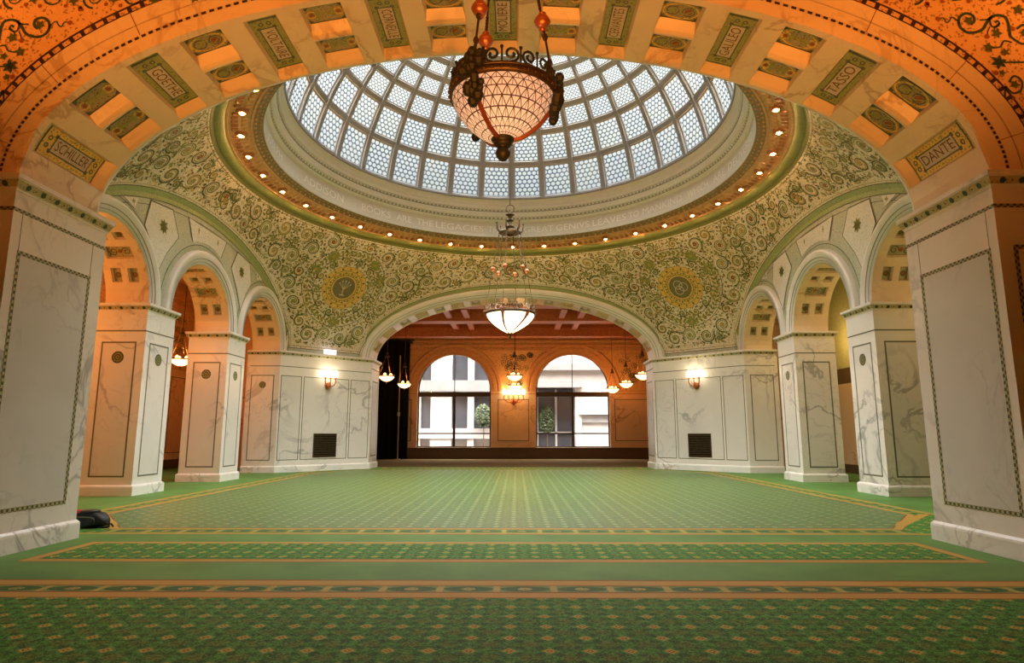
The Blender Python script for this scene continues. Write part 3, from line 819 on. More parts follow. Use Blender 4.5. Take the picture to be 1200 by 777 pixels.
def arcade_pier(side, yc, lab, orange):
    sg = {'E': 1, 'W': -1}[side]
    root = thing('arcade_pier', lab, 'pier', (sg * (S + PW / 2), yc, 0), None, 'structure')
    h = PW / 2 + G_; cx = sg * (S + PW / 2)
    mb = MB(); mb.box(cx - h, cx + h, yc - h, yc + h, 0, ZI); mb.build('shaft', [M['marble']], root)
    path = [(cx - h, yc - h), (cx + h, yc - h), (cx + h, yc + h), (cx - h, yc + h)]
    sweep(path, PL, -1, closed=True).build('plinth', [M['plinth']], root)
    sweep(path, CAP, -1, closed=True).build('capital', [M['marble']], root)
    mb = MB(); sweep(path, BAND, -1, closed=True, mb=mb)
    faces = [lambda u, z, o: (cx - sg * (h + o), yc + u, z), lambda u, z, o: (cx + u, yc - h - o, z), lambda u, z, o: (cx + u, yc + h + o, z), lambda u, z, o: (cx + sg * (h + o), yc + u, z)]
    for fn in faces:
        for k in range(9): mb.poly(cap_pt(fn, -h + 2 * h * (k + .5) / 9, .038 if k % 2 == 0 else .016), 1 if k % 2 == 0 else 2)
    mb.build('capital_band', [M['capband'], M['dot'], M['dotred']], root)
    mb = MB(); mp = MB(); mr = MB()
    for i, fn in enumerate(faces):
        slab(mb, fn, -h, h, 3.665, 3.695)
        w = .40
        frame_strip(mb, fn, -w, w, .40, 3.43, .035); slab(mp, fn, -w + .035, w - .035, .435, 3.395, .001)
        if not (side == 'E' and i in (1, 2)): rosette(mr, fn, 0, 3.07, .14)
    mb.build('inlay_border', [M['inlay_fine']], root); mp.build('inset_panel', [M['panel']], root); mr.build('rosette', [M['dot'], M['s_olive']], root)
for side, nm in (('W', 'SCHILLER'), ('E', 'DANTE')):
    o_ = OP / 2 + PW / 2
    arcade_pier(side, -o_, 'square marble arcade pier just behind the %s pier' % nm, side == 'W')
    arcade_pier(side, o_, 'square marble arcade pier second behind the %s pier, toward the far corner' % nm, side == 'W')

ARCH = Arc(RA, RA, ZI)
def arcade_arch(side, c, lab):
    root = thing('arcade_arch', lab, 'arch', (*wall_xy(side, c, PW / 2), ZI), None, 'structure')
    mb = MB(); n = 48
    prof = [(0, .0), (0, -.05), (.05, -.055), (.06, -.075), (.14, -.08), (.15, -.10), (.24, -.105), (.27, -.13), (.33, -.13), (.36, -.10), (.38, .02)]
    rows = [[(*wall_xy(side, c - (RA + o) * cos(pi * k / n), v), ZI + .015 + (RA + o) * sin(pi * k / n)) for o, v in prof] for k in range(n + 1)]
    mb.grid(rows); mb.build('archivolt', [M['arch_white']], root, True)
    mb = MB()
    for o, v in ((.055, -.066), (.145, -.092)):
        mb.grid([[(*wall_xy(side, c - (RA + o + d) * cos(pi * k / n), v - .002 + d * -1.0), ZI + .015 + (RA + o + d) * sin(pi * k / n)) for d in (0, .012)] for k in range(n + 1)])
    mb.build('archivolt_line', [M['rust'] if side == 'W' else M['line']], root)
    F = lambda s, v, h: (lambda q: (*wall_xy(side, c + q[0], v), q[1]))(ARCH.at(s, h))
    mb = MB(); mp = MB(); L = ARCH.L / 2
    bays = [(-L, -1.98, None), (-1.98, -1.64, 2), (-1.64, -1.42, None), (-1.42, -1.10, 1), (-1.10, -.92, None), (-.92, -.68, 2), (-.68, -.52, None), (-.52, -.20, 1), (-.20, .20, None)]
    bays = bays + [(-b, -a, t) for a, b, t in bays[:-1]]
    for a, b, t in sorted(bays, key=lambda q: q[0]):
        if t is None: soffit(mb, F, [a, b], [-.04, PW], lambda i, j: False, .07); continue
        vb = [-.04, .17, .80, PW] if t == 1 else [-.04, .17, .41, .56, .80, PW]
        soffit(mb, F, [a, b], vb, lambda i, j: j in (1, 3) and not (t == 1 and j == 3), .07)
        for v0, v1 in ([(.17, .80)] if t == 1 else [(.17, .41), (.56, .80)]):
            G = lambda x, y, h, a=a, b=b, v0=v0, v1=v1: F((a + b) / 2 + y, (v0 + v1) / 2 + x, -.07 + h)
            hw, hh = (v1 - v0) / 2, (b - a) / 2
            mp.grid([[G(x, -hh + 2 * hh * k / 3, 0) for k in range(4)] for x in (-hw, hw)], 0)
            frame_strip(mp, lambda x, y, h: G(x, y, max(h, 0)), -hw + .02, hw - .02, -hh + .02, hh - .02, .015, .004, 1)
            if t == 1:
                for q in (-1, 1): stroke(mp, G, spiral_pts(q * .15, 0, .10, 0, 1.4, q, 16), .02, 3)
                disc(mp, G, 0, 0, .05, 2, 10)
            else: disc(mp, G, 0, 0, .065, 3, 10); disc(mp, G, 0, 0, .035, 2, 8, .009)
    mb.build('soffit', [M['lamp_tinted']], root); mp.build('coffer_panels', [M['orn'], M['line'], M['s_red'], M['s_dark']], root)
for side, nm in (('W', 'SCHILLER'), ('E', 'DANTE')):
    arcade_arch(side, -OP - PW, 'tall round marble arch of the arcade nearest the %s pier' % nm)
    arcade_arch(side, 0, 'middle round marble arch of the arcade on the %s side' % nm)
    arcade_arch(side, OP + PW, 'round marble arch at the far end of the arcade on the %s side' % nm)

# ================================================================== PENDENTIVES
ZC = .62
RR, ZR = 7.64, 8.40
E_R, RHO_R = atan2(ZR - ZC, RR), hypot(RR, ZR - ZC)
def bound(az):
    a = az if az <= pi / 4 else pi / 2 - az
    x = S * math.tan(a)
    if x < BA: r, z = S / cos(a), Z0 + BB * sqrt(max(0, 1 - (x / BA) ** 2))
    else: r, z = (BA + S) / sqrt(2) / cos(pi / 4 - a), Z0
    return atan2(z - ZC, r), hypot(r, z - ZC)
def pend_pt(az, el, h=0):
    eb, rb = bound(min(max(az, 0), pi / 2)); t = min(1, max(0, (el - eb) / (E_R - eb)))
    rho = rb + (RHO_R - rb) * t - h
    return rho * cos(el) * sin(az), rho * cos(el) * cos(az), ZC + rho * sin(el)
def pendentive():
    mb = MB(); taus = [math.atan(BA * sin(q) / S) for q in np.linspace(0, pi / 2, 44)]
    azs = taus + list(np.linspace(taus[-1], pi / 4, 8))[1:]; azs = azs + [pi / 2 - a for a in azs[::-1][1:]]
    rows = []
    for a in azs:
        eb = bound(a)[0]; rows.append([pend_pt(a, eb + (E_R - eb) * k / 16) for k in range(17)])
    mb.grid(rows, 0)
    def edge(d0, d1, m, h):      # band that follows the arch edge (distances in metres)
        mb.grid([[pend_pt(a, bound(a)[0] + d / 10.9, h) for d in (d0, d1)] for a in azs], m)
    # arch borders measured across the edge
    ev = [np.array(pend_pt(a, bound(a)[0])) for a in azs]
    EL0 = asin((6.80 - ZC) / 10.9); RHO = 10.9
    f = lambda x, y, h: pend_pt(pi / 4 + x / (RHO * cos(EL0 + y / RHO)), EL0 + y / RHO, h)
    # dense boundary in chart coordinates
    def chart(a, el): return ((a - pi / 4) * RHO * cos(el), (el - EL0) * RHO)
    bd = []
    for q in np.linspace(0, pi / 2, 260):
        a = math.atan(BA * sin(q) / S); bd += [chart(a, bound(a)[0]), chart(pi / 2 - a, bound(pi / 2 - a)[0])]
    for a in np.linspace(taus[-1], pi / 2 - taus[-1], 60): bd.append(chart(a, bound(a)[0]))
    BD = np.array(bd)
    def d_edge(x, y): return float(np.sqrt(((BD - (x, y)) ** 2).sum(1)).min())
    top = (E_R - EL0) * RHO
    def inside(x, y):
        el = EL0 + y / RHO; az = pi / 4 + x / (RHO * cos(el))
        return 0 < az < pi / 2 and el > bound(az)[0] and y < top
    # green border along both arches and grey-green course along the foot
    n = 90
    for side in (0, 1):
        for o0, o1, m, h in ((-.02, .20, 1, .006), (.20, .225, 2, .010), (.29, .305, 3, .008)):
            rows = []
            for k in range(n + 1):
                p = pi / 2 * k / n
                nx, nz = sin(p) * BB, cos(p) * BA; q = hypot(nx, nz); r_ = []
                for o in (o0, o1):
                    x, z = BA * sin(p) + nx / q * o, Z0 + BB * cos(p) + nz / q * o
                    a = math.atan(x / S); rr = S / cos(a); el = atan2(z - ZC, rr)
                    a = a if side == 0 else pi / 2 - a
                    if a > taus[-1] + .04 and side == 0: a = taus[-1] + .04
                    r_.append(pend_pt(a, el, h))
                rows.append(r_)
            mb.grid(rows, m)
    edge_az = list(np.linspace(taus[-1] + .01, pi / 2 - taus[-1] - .01, 20))
    for d0, d1, m, h in ((0, .17, 5, .006), (.17, .19, 2, .008), (.26, .275, 3, .008)):
        mb.grid([[pend_pt(a, bound(a)[0] + d / RHO, h) for d in (d0, d1)] for a in edge_az], m)
    mb.grid([[pend_pt(a, E_R - d / RHO, .006) for d in (.10, .085)] for a in np.linspace(0, pi / 2, 60)], 2)
    rnd = random.Random(11)
    # wreath round the medallion
    WR = 1.42
    for k in range(52):
        t = 2 * pi * k / 52; x, y = WR * cos(t), WR * sin(t)
        if not inside(x, y) or d_edge(x, y) < .25: continue
        for s in (-1, 1): leaf(mb, f, x, y, t + pi / 2 + s * .75, .17, .085, 3 if (k + s) % 3 else 6)
        disc(mb, f, x, y, .03, 4, 6, .012)
    for r in (WR - .19, WR + .19):
        pts = [(r * cos(2 * pi * k / 80), r * sin(2 * pi * k / 80)) for k in range(81)]
        run = []
        for p in pts + [None]:
            if p is not None and inside(*p) and d_edge(*p) > .22: run.append(p)
            else:
                if len(run) > 2: stroke(mb, f, run, .022, 2)
                run = []
    for t in (R_(128), R_(52), R_(-90), R_(20), R_(160)):
        x, y = WR * cos(t), WR * sin(t)
        if not inside(x, y): continue
        for k in range(4): leaf(mb, f, x, y, t + k * pi / 2, .26, .17, 6, .014)
        for k in range(4): leaf(mb, f, x, y, t + pi / 4 + k * pi / 2, .32, .05, 3, .012)
        disc(mb, f, x, y, .06, 4, 8, .016)
    # packed scrolls
    cs = [(0, 0, .93)]
    for k in range(12):
        t = 2 * pi * (k + .5) / 12; cs.append((1.09 * cos(t), 1.09 * sin(t), .15))
    def free(x, y, r):
        if not inside(x, y) or d_edge(x, y) < r + .32 or top - y < r + .12: return False
        d = hypot(x, y)
        if d > .9 and abs(d - WR) < r + .20: return False
        for a, b, q in cs:
            if (a - x) ** 2 + (b - y) ** 2 < (q + r + .035) ** 2: return False
        return True
    # even vine along both arches
    for rad, tries in ((.30, 2600), (.24, 2600), (.18, 3000), (.13, 3200), (.09, 3600)):
        for _ in range(tries):
            x = rnd.uniform(-8.2, 8.2); y = rnd.uniform(-2.3, top)
            if free(x, y, rad): cs.append((x, y, rad))
    for i, (x, y, r) in enumerate(cs[1:]):
        d = 1 if i % 2 else -1; a0 = rnd.uniform(0, 2 * pi)
        if r > .1:
            stroke(mb, f, spiral_pts(x, y, r, a0, 1.55, d, 22), .052 if r > .2 else .040, 2 if i % 3 else 3, .010, True)
            stroke(mb, f, spiral_pts(x, y, r * .80, a0 + .3, 1.3, d, 18), .030, 4 if i % 2 else 6, .009)
            # tail leaving the scroll and small leaves on its back
            tx, ty = x + r * cos(a0), y + r * sin(a0); tg = a0 - d * pi / 2
            stroke(mb, f, smooth_pts([(tx, ty), (tx + .12 * cos(tg), ty + .12 * sin(tg)), (tx + .2 * cos(tg + d * .9), ty + .2 * sin(tg + d * .9))], 4), .028, 2, .010, True)
            for k in range(7):
                a = a0 + d * 2 * pi * k / 7.5; leaf(mb, f, x + r * cos(a), y + r * sin(a), a - d * .9, .13, .065, (3, 6, 2)[k % 3])
            c = (4, 6, 7, 6, 3)[i % 5]
            for k in range(5): disc(mb, f, x + r * .17 * cos(k * 1.257), y + r * .17 * sin(k * 1.257), r * .12, c, 6, .013)
            disc(mb, f, x, y, r * .09, 4, 6, .015)
        else:
            for k in range(4): leaf(mb, f, x, y, k * pi / 2 + a0, .075, .045, 3 if i % 2 else 2)
            disc(mb, f, x, y, .024, 4 if i % 3 else 7, 6, .014)
    n = 0
    for _ in range(16000):
        x = rnd.uniform(-8.2, 8.2); y = rnd.uniform(-2.4, top - .05)
        if hypot(x, y) < .92 or not inside(x, y) or d_edge(x, y) < .33: continue
        if any((a - x) ** 2 + (b - y) ** 2 < (q * .98 + .02) ** 2 for a, b, q in cs): continue
        disc(mb, f, x, y, rnd.choice((.02, .03, .038)), rnd.choice((2, 3, 3, 4, 4, 6, 7)), 5, .009); n += 1
        if n > 1700: break
    return mb, f, d_edge, inside
PMB, PF, _de, _in = pendentive()
def medallion_base(mb):
    N = 16
    pts = []
    for k in range(N * 8):
        t = 2 * pi * k / (N * 8); r = .84 + .045 * abs(sin(t * N / 2)); pts.append((r * cos(t), r * sin(t)))
    mb.grid([[PF(x * q, y * q, .014) for x, y in pts] for q in (.02, .25, .5, .75, 1)], 0, closed=True)
    stroke(mb, PF, pts + [pts[0]], .03, 1, .018)
    for r, w, m in ((.70, .02, 3), (.52, .03, 3), (.60, .012, 2), (.44, .02, 2)): stroke(mb, PF, [(r * cos(2 * pi * k / 60), r * sin(2 * pi * k / 60)) for k in range(61)], w, m, .018)
    for k in range(16):
        t = 2 * pi * k / 16; disc(mb, PF, .77 * cos(t), .77 * sin(t), .042, 4 if k % 2 else 3, 8, .02); leaf(mb, PF, .54 * cos(t + .2), .54 * sin(t + .2), t + .2, .14, .07, 3, .019)
        disc(mb, PF, .56 * cos(t), .56 * sin(t), .025, 4, 6, .02)
    mb.grid([[PF(r * cos(2 * pi * k / 40), r * sin(2 * pi * k / 40), .018) for k in range(40)] for r in (.01, .15, .3, .43)], 2, closed=True)
PM = [M['pend'], M['green_border'], M['s_dark'], M['s_olive'], M['s_gold'], M['pale_green'], M['olive'], M['s_red']]
MM = [M['med_gold'], M['s_gold'], M['med_brown'], M['s_olive'], M['s_dark'], M['name_field']]
pend0 = None
for (sx, sy), lab, ml in (((-1, 1), 'scroll mosaic pendentive with tree medallion, beside the far arch on the SCHILLER side', 'gold medallion with a branching tree'),
                      ((1, 1), 'scroll mosaic pendentive with knot medallion, beside the far arch on the DANTE side', 'gold medallion with a looped knot'),
                      ((-1, -1), 'scroll mosaic pendentive partly hidden by the entrance arch above the SCHILLER pier', None), ((1, -1), 'scroll mosaic pendentive partly hidden by the entrance arch above the DANTE pier', None)):
    root = thing('mosaic_pendentive', lab, 'pendentive', kind='structure')
    ang = {(1, 1): 0, (-1, 1): pi / 2, (-1, -1): pi, (1, -1): -pi / 2}[(sx, sy)]
    root.rotation_euler = (0, 0, ang)
    if pend0 is None: pend0 = PMB.build('mosaic_surface', PM, root)
    else:
        o = pend0.copy(); COL.objects.link(o); o.parent = root
    mb = MB(); medallion_base(mb)
    if (sx, sy) == (-1, 1):      # little branching tree
        stroke(mb, PF, [(0, -.30), (0, .05)], .04, 5, .022); stroke(mb, PF, [(-.1, -.30), (.1, -.30)], .05, 5, .022)
        for k in range(5):
            a = pi / 2 + (k - 2) * .52; stroke(mb, PF, smooth_pts([(0, -.08), (.14 * cos(a), .02 + .06 * sin(a)), (.26 * cos(a), .04 + .24 * sin(a))], 4), .022, 5, .022); disc(mb, PF, .26 * cos(a), .04 + .24 * sin(a), .035, 5, 8, .023)
    else:
        for q in range(3): stroke(mb, PF, [(.16 * cos(q * 2.1) * .8 + .17 * cos(2 * pi * k / 24), .16 * sin(q * 2.1) * .8 + .17 * sin(2 * pi * k / 24)) for k in range(25)], .03, 5, .022 + q * .001)
        stroke(mb, PF, [(.34 * cos(2 * pi * k / 40), .34 * sin(2 * pi * k / 40)) for k in range(41)], .03, 3, .022)
    o = mb.build('medallion', MM, root, label=ml)

# ================================================================== RING, DRUM, DOME
ring = thing('dome_ring', 'orange coffered ring with bronze beading around the foot of the dome', 'cornice', (0, 0, 8.4), kind='structure')
NS = 144
mb = MB(); mb.lathe([(7.66, 8.38), (7.63, 8.40), (7.60, 8.46), (7.56, 8.47)], (0, 0, 0), NS, 0); mb.build('outer_moulding', [M['cove_dark']], ring, True)
mb = MB(); mb.lathe([(7.56, 8.47), (7.50, 8.475), (7.42, 8.50), (7.36, 8.55), (7.345, 8.575)], (0, 0, 0), NS, 0); mb.build('green_cove', [M['cove']], ring, True)
mb = MB()
mb.lathe([(7.345, 8.575), (7.33, 8.565), (7.29, 8.57), (7.28, 8.60)], (0, 0, 0), NS, 0); mb.lathe([(7.28, 8.60), (6.80, 8.69)], (0, 0, 0), NS, 0); mb.lathe([(6.80, 8.69), (6.79, 8.665), (6.74, 8.67), (6.735, 8.70)], (0, 0, 0), NS, 0)
n = 36 * 6
for k in range(n):           # leaf teeth between the lamps
    if k % 6 == 0: continue
    t = 2 * pi * k / n; d = pi / n * .62
    zz = lambda r: 8.60 + (7.28 - r) / .48 * .09
    for r0, r1 in ((7.22, 7.06), (7.0, 6.86)):
        P = [(r * sin(t + q), r * cos(t + q), zz(r) - dz) for r, q, dz in ((r0, -d, .0), (r0, d, .0), (r1, d, .0), (r1, -d, .0), (r0 - .03, -d * .6, .045), (r0 - .03, d * .6, .045), (r1 + .01, d * .3, .03), (r1 + .01, -d * .3, .03))]
        mb.hexa(P, 1 if r0 > 7.1 else 0)
mb.build('coffered_soffit', [M['ring'], M['ring_dark']], ring)
mb = MB(); mb.lathe([(6.735, 8.70), (6.72, 8.715), (6.60, 8.77), (6.52, 8.79), (6.50, 8.80)], (0, 0, 0), NS, 0)
for r, z, nn, sz in ((6.68, 8.725, 180, .036), (6.57, 8.775, 220, .026)):
    for k in range(nn):
        t = 2 * pi * k / nn; mb.ball((r * sin(t), r * cos(t), z), sz, 1, 6)
mb.build('bead_trim', [M['ring_bead'], M['ring']], ring)

dome = thing('glass_dome', 'shallow dome of fish-scale glass panes in grey ribs above the white inscription drum', 'dome', (0, 0, 8.8), kind='structure')
mb = MB(); mb.lathe([(6.50, 8.80), (6.485, 8.84), (6.50, 8.85), (6.50, 9.33), (6.485, 9.335), (6.485, 9.35), (6.50, 9.36), (6.49, 9.40)], (0, 0, 0), NS, 0)
fz = mb.build('inscription_drum', [M['drum']], dome)
TXT = 'JOSEPH ADDISON  \u00b7  BOOKS ARE THE LEGACIES THAT A GREAT GENIVS LEAVES TO MANKIND  WHICH ARE DELIVERED DOWN'
mb = MB(); SZ = .40
def word(s, a0, a1):
    geo = text_geo(s, SZ); xs = [p[0] for p in geo[0]]; w = (max(xs) - min(xs)); c = (max(xs) + min(xs)) / 2; R0 = 6.478
    k = R_(a1 - a0) / w; am = R_((a0 + a1) / 2)
    put_text(mb, geo, lambda x, y: (R0 * sin(am + (x - c) * k), R0 * cos(am + (x - c) * k), 9.09 + y * .84))
for s, a0, a1 in (('JOSEPH', -103, -90), ('ADDISON', -77.5, -60), ('BOOKS', -52.8, -42), ('ARE', -40, -34.5), ('THE', -32.8, -27), ('LEGACIES', -26, -9.6), ('THAT', -8.1, -.9), ('A', .7, 2.9), ('GREAT', 4.1, 14.2), ('GENIVS', 15.1, 26.6), ('LEAVES', 27.8, 39.6), ('TO', 40.6, 44.4), ('MANKIND', 45.8, 61), ('WHICH', 63.2, 72.5), ('ARE', 75, 81), ('DELIVERED', 83, 102)): word(s, a0, a1)
mb.build('lettering', [M['carve']], fz)
mb = MB()
mb.lathe([(6.49, 9.40), (6.44, 9.42), (6.42, 9.46), (6.39, 9.47)], (0, 0, 0), NS, 0)
mb.lathe([(6.39, 9.47), (6.38, 9.50), (6.36, 9.545)], (0, 0, 0), NS, 1)
mb.lathe([(6.36, 9.545), (6.28, 9.56), (6.265, 9.62), (6.25, 9.64), (6.25, 9.72)], (0, 0, 0), NS, 0)
mb.lathe([(6.25, 9.72), (6.235, 9.74), (6.235, 9.80)], (0, 0, 0), NS, 1)
mb.lathe([(6.235, 9.80), (6.17, 9.82), (6.16, 9.90), (6.20, 9.93), (6.17, 9.98), (6.155, 10.06), (6.13, 10.10), (6.10, 10.13), (6.12, 10.26)], (0, 0, 0), NS, 0)
for r, z, nn, w in ((6.372, 9.51, 260, .42), (6.232, 9.77, 260, .5)):
    for k in range(nn):
        t = 2 * pi * k / nn; d = pi / nn * w
        mb.hexa([(q * sin(t + e), q * cos(t + e), zz) for zz in (z - .02, z + .024) for q, e in ((r + .02, -d), (r - .022, -d), (r - .022, d), (r + .02, d))], 0)
mb.build('cornice', [M['plaster'], M['plaster_grey']], dome)
ZD, RD = 9.0, 6.26
EL = [11.2, 23, 33.4, 41, 47.5, 53, 58, 62.5, 66.5, 70]
sp = lambda az, el, r=RD: (r * cos(el) * sin(az), r * cos(el) * cos(az), ZD + r * sin(el))
NC = 32
mb = MB(); mb2 = MB()
for k in range(NC):
    az = 2 * pi * k / NC
    for prof, m, bld in (([(.022, 0), (.022, -.02), (.0155, -.03), (.0145, -.075), (-.0145, -.075), (-.0155, -.03), (-.022, -.02), (-.022, 0)], 0, mb),):
        rows = []
        for q in range(41):
            el = R_(11.0 + (70.5 - 11.0) * q / 40); sc = max(.62, cos(el) ** .25) / 1.0
            rows.append([sp(az + w * sc * (1 if el < 1.0 else 1 + (el - 1) * 1.2), el, RD + d * 1.3) for w, d in prof])
        bld.grid(rows, m)
    for q in range(70):
        el = R_(11.5 + 58 * q / 70)
        for s in (-1, 1):
            p = sp(az + s * .0125, el, RD - .10); mb2.hexa([(p[0] + dx * .014, p[1] + dy * .014, p[2] + dz * .014) for dz in (-1, 1) for dx, dy in ((-1, -1), (1, -1), (1, 1), (-1, 1))])
for i, e in enumerate(EL):
    w = .9 if i else .5; e1, e0 = e + w, e - w; hw = [(e0 - .35, 0), (e0 - .35, -.02), (e0, -.03), (e0 + .15, -.075), (e1 - .15, -.075), (e1, -.03), (e1 + .35, -.02), (e1 + .35, 0)]
    mb.grid([[sp(2 * pi * k / 128, R_(q), RD + d) for q, d in hw] for k in range(129)])
mb.lathe([(RD * cos(R_(70)), ZD + RD * sin(R_(70)) - .02), (1.9, 14.72), (1.2, 14.98), (.5, 15.1), (.001, 15.12)], (0, 0, 0), 48)
mb.build('ribs', [M['rib']], dome); mb2.build('rib_beading', [M['rib_dark']], dome)
mb = MB()
for i in range(len(EL) - 1):
    e0, e1 = EL[i] + 1.05, EL[i + 1] - 1.05
    for k in range(NC):
        a0 = 2 * pi * k / NC; d = 2 * pi / NC
        cm = R_((e0 + e1) / 2); gp = .021 * max(.62, cos(cm) ** .25) * (1 if cm < 1.0 else 1 + (cm - 1) * 1.2)
        nn = 3
        for q in range(nn):
            u0, u1 = q / nn, (q + 1) / nn
            b0, b1 = a0 + gp + (d - 2 * gp) * u0, a0 + gp + (d - 2 * gp) * u1
            em = (e0 + e1) / 2
            for lo, hi, v0, v1 in ((e0, em, 0, .5), (em, e1, .5, 1)):
                mb.poly([sp(b0, R_(lo), RD + .01), sp(b1, R_(lo), RD + .01), sp(b1, R_(hi), RD + .01), sp(b0, R_(hi), RD + .01)], 0, [(u0, v0), (u1, v0), (u1, v1), (u0, v1)])
mb.build('glass_panes', [M['pane']], dome)

# roof slab with the round hole, shell walls ------------------------------------------------------
mb = MB(); n = 96
r0 = [(6.64 * sin(2 * pi * k / n), 6.64 * cos(2 * pi * k / n)) for k in range(n)]
r1 = []
for k in range(n):
    a = 2 * pi * k / n; q = max(abs(sin(a)), abs(cos(a))); r1.append((14.3 * sin(a) / q, 14.3 * cos(a) / q))
for z in (9.30, 9.55): mb.grid([[(x, y, z) for x, y in r0], [(x, y, z) for x, y in r1]], 0, closed=True)
mb.grid([[(x, y, 9.30) for x, y in r0], [(x, y, 9.55) for x, y in r0]], 0, closed=True)
mb.box(-14.3, 14.3, -22.3, -14.2, 9.3, 9.55); mb.box(-14.3, 14.3, 14.2, 19.2, 9.3, 9.55)
mb.lathe([(6.56, 8.9), (6.56, 9.9), (6.30, 10.3)], (0, 0, 0), 96)
struct(mb.build('ceiling', [M['orange_plaster']]), 'plain roof slab around the drum of the dome', 'ceiling')
mb = MB(); mb.box(-14.3, 14.3, -22.4, -22.2, 0, 9.5); struct(mb.build('wall_back', [M['orange_marble']]), 'back wall of the room behind the viewpoint', 'wall')

# ================================================================== SIDE ROOMS
mb = MB()
mb.box(-13.8, -13.5, -8.4, 9.6, 0, 4.0, 1); mb.box(-13.8, -13.5, -8.4, 9.6, 4.0, 9.3, 0)
f = lambda u, z, h=0: (-13.5 + h, u, z)
for z0, z1, h in ((3.9, 4.05, .06), (6.45, 6.6, .08), (6.75, 6.85, .05), (7.0, 7.2, .12), (.0, .35, .06)): mb.box(-13.5, -13.5 + h, -8.4, 9.6, z0, z1, 2 if z0 > .1 else 5)
for k in range(9):
    u0 = -8 + k * 2; frame_strip(mb, f, u0, u0 + 1.6, .6, 3.6, .03, .004, 4)
for k in range(14):
    u0 = -7.5 + k * 1.0
    if u0 < 6.8: stroke(mb, f, spiral_pts(u0, 5.3, .36, k, 1.6, 1 if k % 2 else -1), .04, 3, .004, True); ivy(mb, f, u0, 5.3, .1, k, 3); ivy(mb, f, u0 + .5, 5.75, .09, k, 3)
wl = struct(mb.build('wall_left_outer', [M['spandrel'], M['orange_marble'], M['orange_plaster'], M['s_teal'], M['line'], M['wood']]), 'orange side room wall with dark mosaic lettering behind the SCHILLER side arcade', 'wall')
mb = MB()
for i, s in enumerate(('THE M', 'VILE', 'DEAL', 'COM')): put_text(mb, text_geo(s, .36), lambda x, y, i=i: f(8.25 + x, 5.88 - i * .40 + y, .012))
mb.build('lettering', [M['s_teal']], wl)
mb = MB()
mb.box(11.8, 12.1, -8.4, 9.6, 0, 3.1, 1); mb.box(11.8, 12.1, -8.4, 9.6, 3.1, 3.65, 2); mb.box(11.8, 12.1, -8.4, 9.6, 3.65, 9.3, 0); mb.box(11.72, 11.8, -8.4, 9.6, 0, .3, 2)
struct(mb.build('wall_right_outer', [M['olive_wall'], M['orange_marble'], M['wood']]), 'olive side room wall with a dark wooden rail behind the DANTE side arcade', 'wall')
mb = MB(); mb.box(-14.3, -9.385, -8.4, 9.6, 7.4, 7.6); mb.box(9.385, 14.3, -8.4, 9.6, 7.4, 7.6)
struct(mb.build('ceiling_side', [M['orange_plaster']]), 'flat ceilings of the two side rooms', 'ceiling')
mb = MB()
for s in (-1, 1):
    a, b = sorted((s * 9.385, s * 14.3)); mb.box(a, b, 9.4, 9.6, 0, 9.3)
    a, b = sorted((s * 6.9, s * 9.5)); mb.box(a, b, 9.4, 9.56, 0, 9.3)
    a, b = sorted((s * 14.3, s * 14.5)); mb.box(a, b, -22.3, 19, 0, 9.5)
mb.box(-6.95, 6.95, 9.35, 9.56, 7.35, 9.3)
us = list(np.linspace(-6.95, 6.95, 90))
arched_wall(mb, lambda u, z: (u, S + TF, z), us, lambda u: ell(u) if abs(u) < A else Z0 - .01, lambda u: 7.4)
struct(mb.build('wall_side_ends', [M['orange_marble']]), 'plain end walls of the side rooms', 'wall')

# ================================================================== FAR ROOM
WC, WR_, WS, WSILL = 3.31, 2.05, 3.79, .62
mb = MB(); f = lambda u, z, h=0: (u, FW - h, z)
us = set([-14.3, 14.3, -9, 9])
for c in (-WC, WC):
    for k in range(33): us.add(c - WR_ * cos(pi * k / 32))
us = sorted(us)
def inwin(a, b):
    m = (a + b) / 2; return any(abs(m - c) < WR_ for c in (-WC, WC))
def wtop(u):
    for c in (-WC, WC):
        if abs(u - c) <= WR_ + 1e-6: return WS + sqrt(max(0, WR_ ** 2 - (u - c) ** 2))
    return WS
for a, b in zip(us[:-1], us[1:]):
    if inwin(a, b):
        mb.poly([f(a, 0), f(b, 0), f(b, WSILL), f(a, WSILL)], 1); mb.poly([f(a, wtop(a)), f(b, wtop(b)), f(b, 7.4), f(a, 7.4)], 0)
    else:
        mb.poly([f(a, 0), f(b, 0), f(b, WS), f(a, WS)], 1); mb.poly([f(a, WS), f(b, WS), f(b, 7.4), f(a, 7.4)], 0)
for c in (-WC, WC):      # reveals and archivolts
    n = 40; pts = [(c - WR_, WSILL)] + [(c - WR_ * cos(pi * k / n), WS + WR_ * sin(pi * k / n)) for k in range(n + 1)] + [(c + WR_, WSILL)]
    mb.grid([[f(u, z, 0) for u, z in pts], [f(u, z, -.35) for u, z in pts]], 1); mb.poly([f(c - WR_, WSILL), f(c + WR_, WSILL), f(c + WR_, WSILL, -.35), f(c - WR_, WSILL, -.35)], 1)
    prof = [(0, .0), (0, .05), (.10, .06), (.11, .03), (.16, .03), (.17, .08), (.34, .09), (.36, .05), (.42, .05), (.44, .11), (.60, .12), (.62, .07), (.68, .0)]
    mb.grid([[f(c - (WR_ + o) * cos(pi * k / n), WS - .1 + (WR_ + o) * sin(pi * k / n), h) for o, h in prof] for k in range(n + 1)], 2)
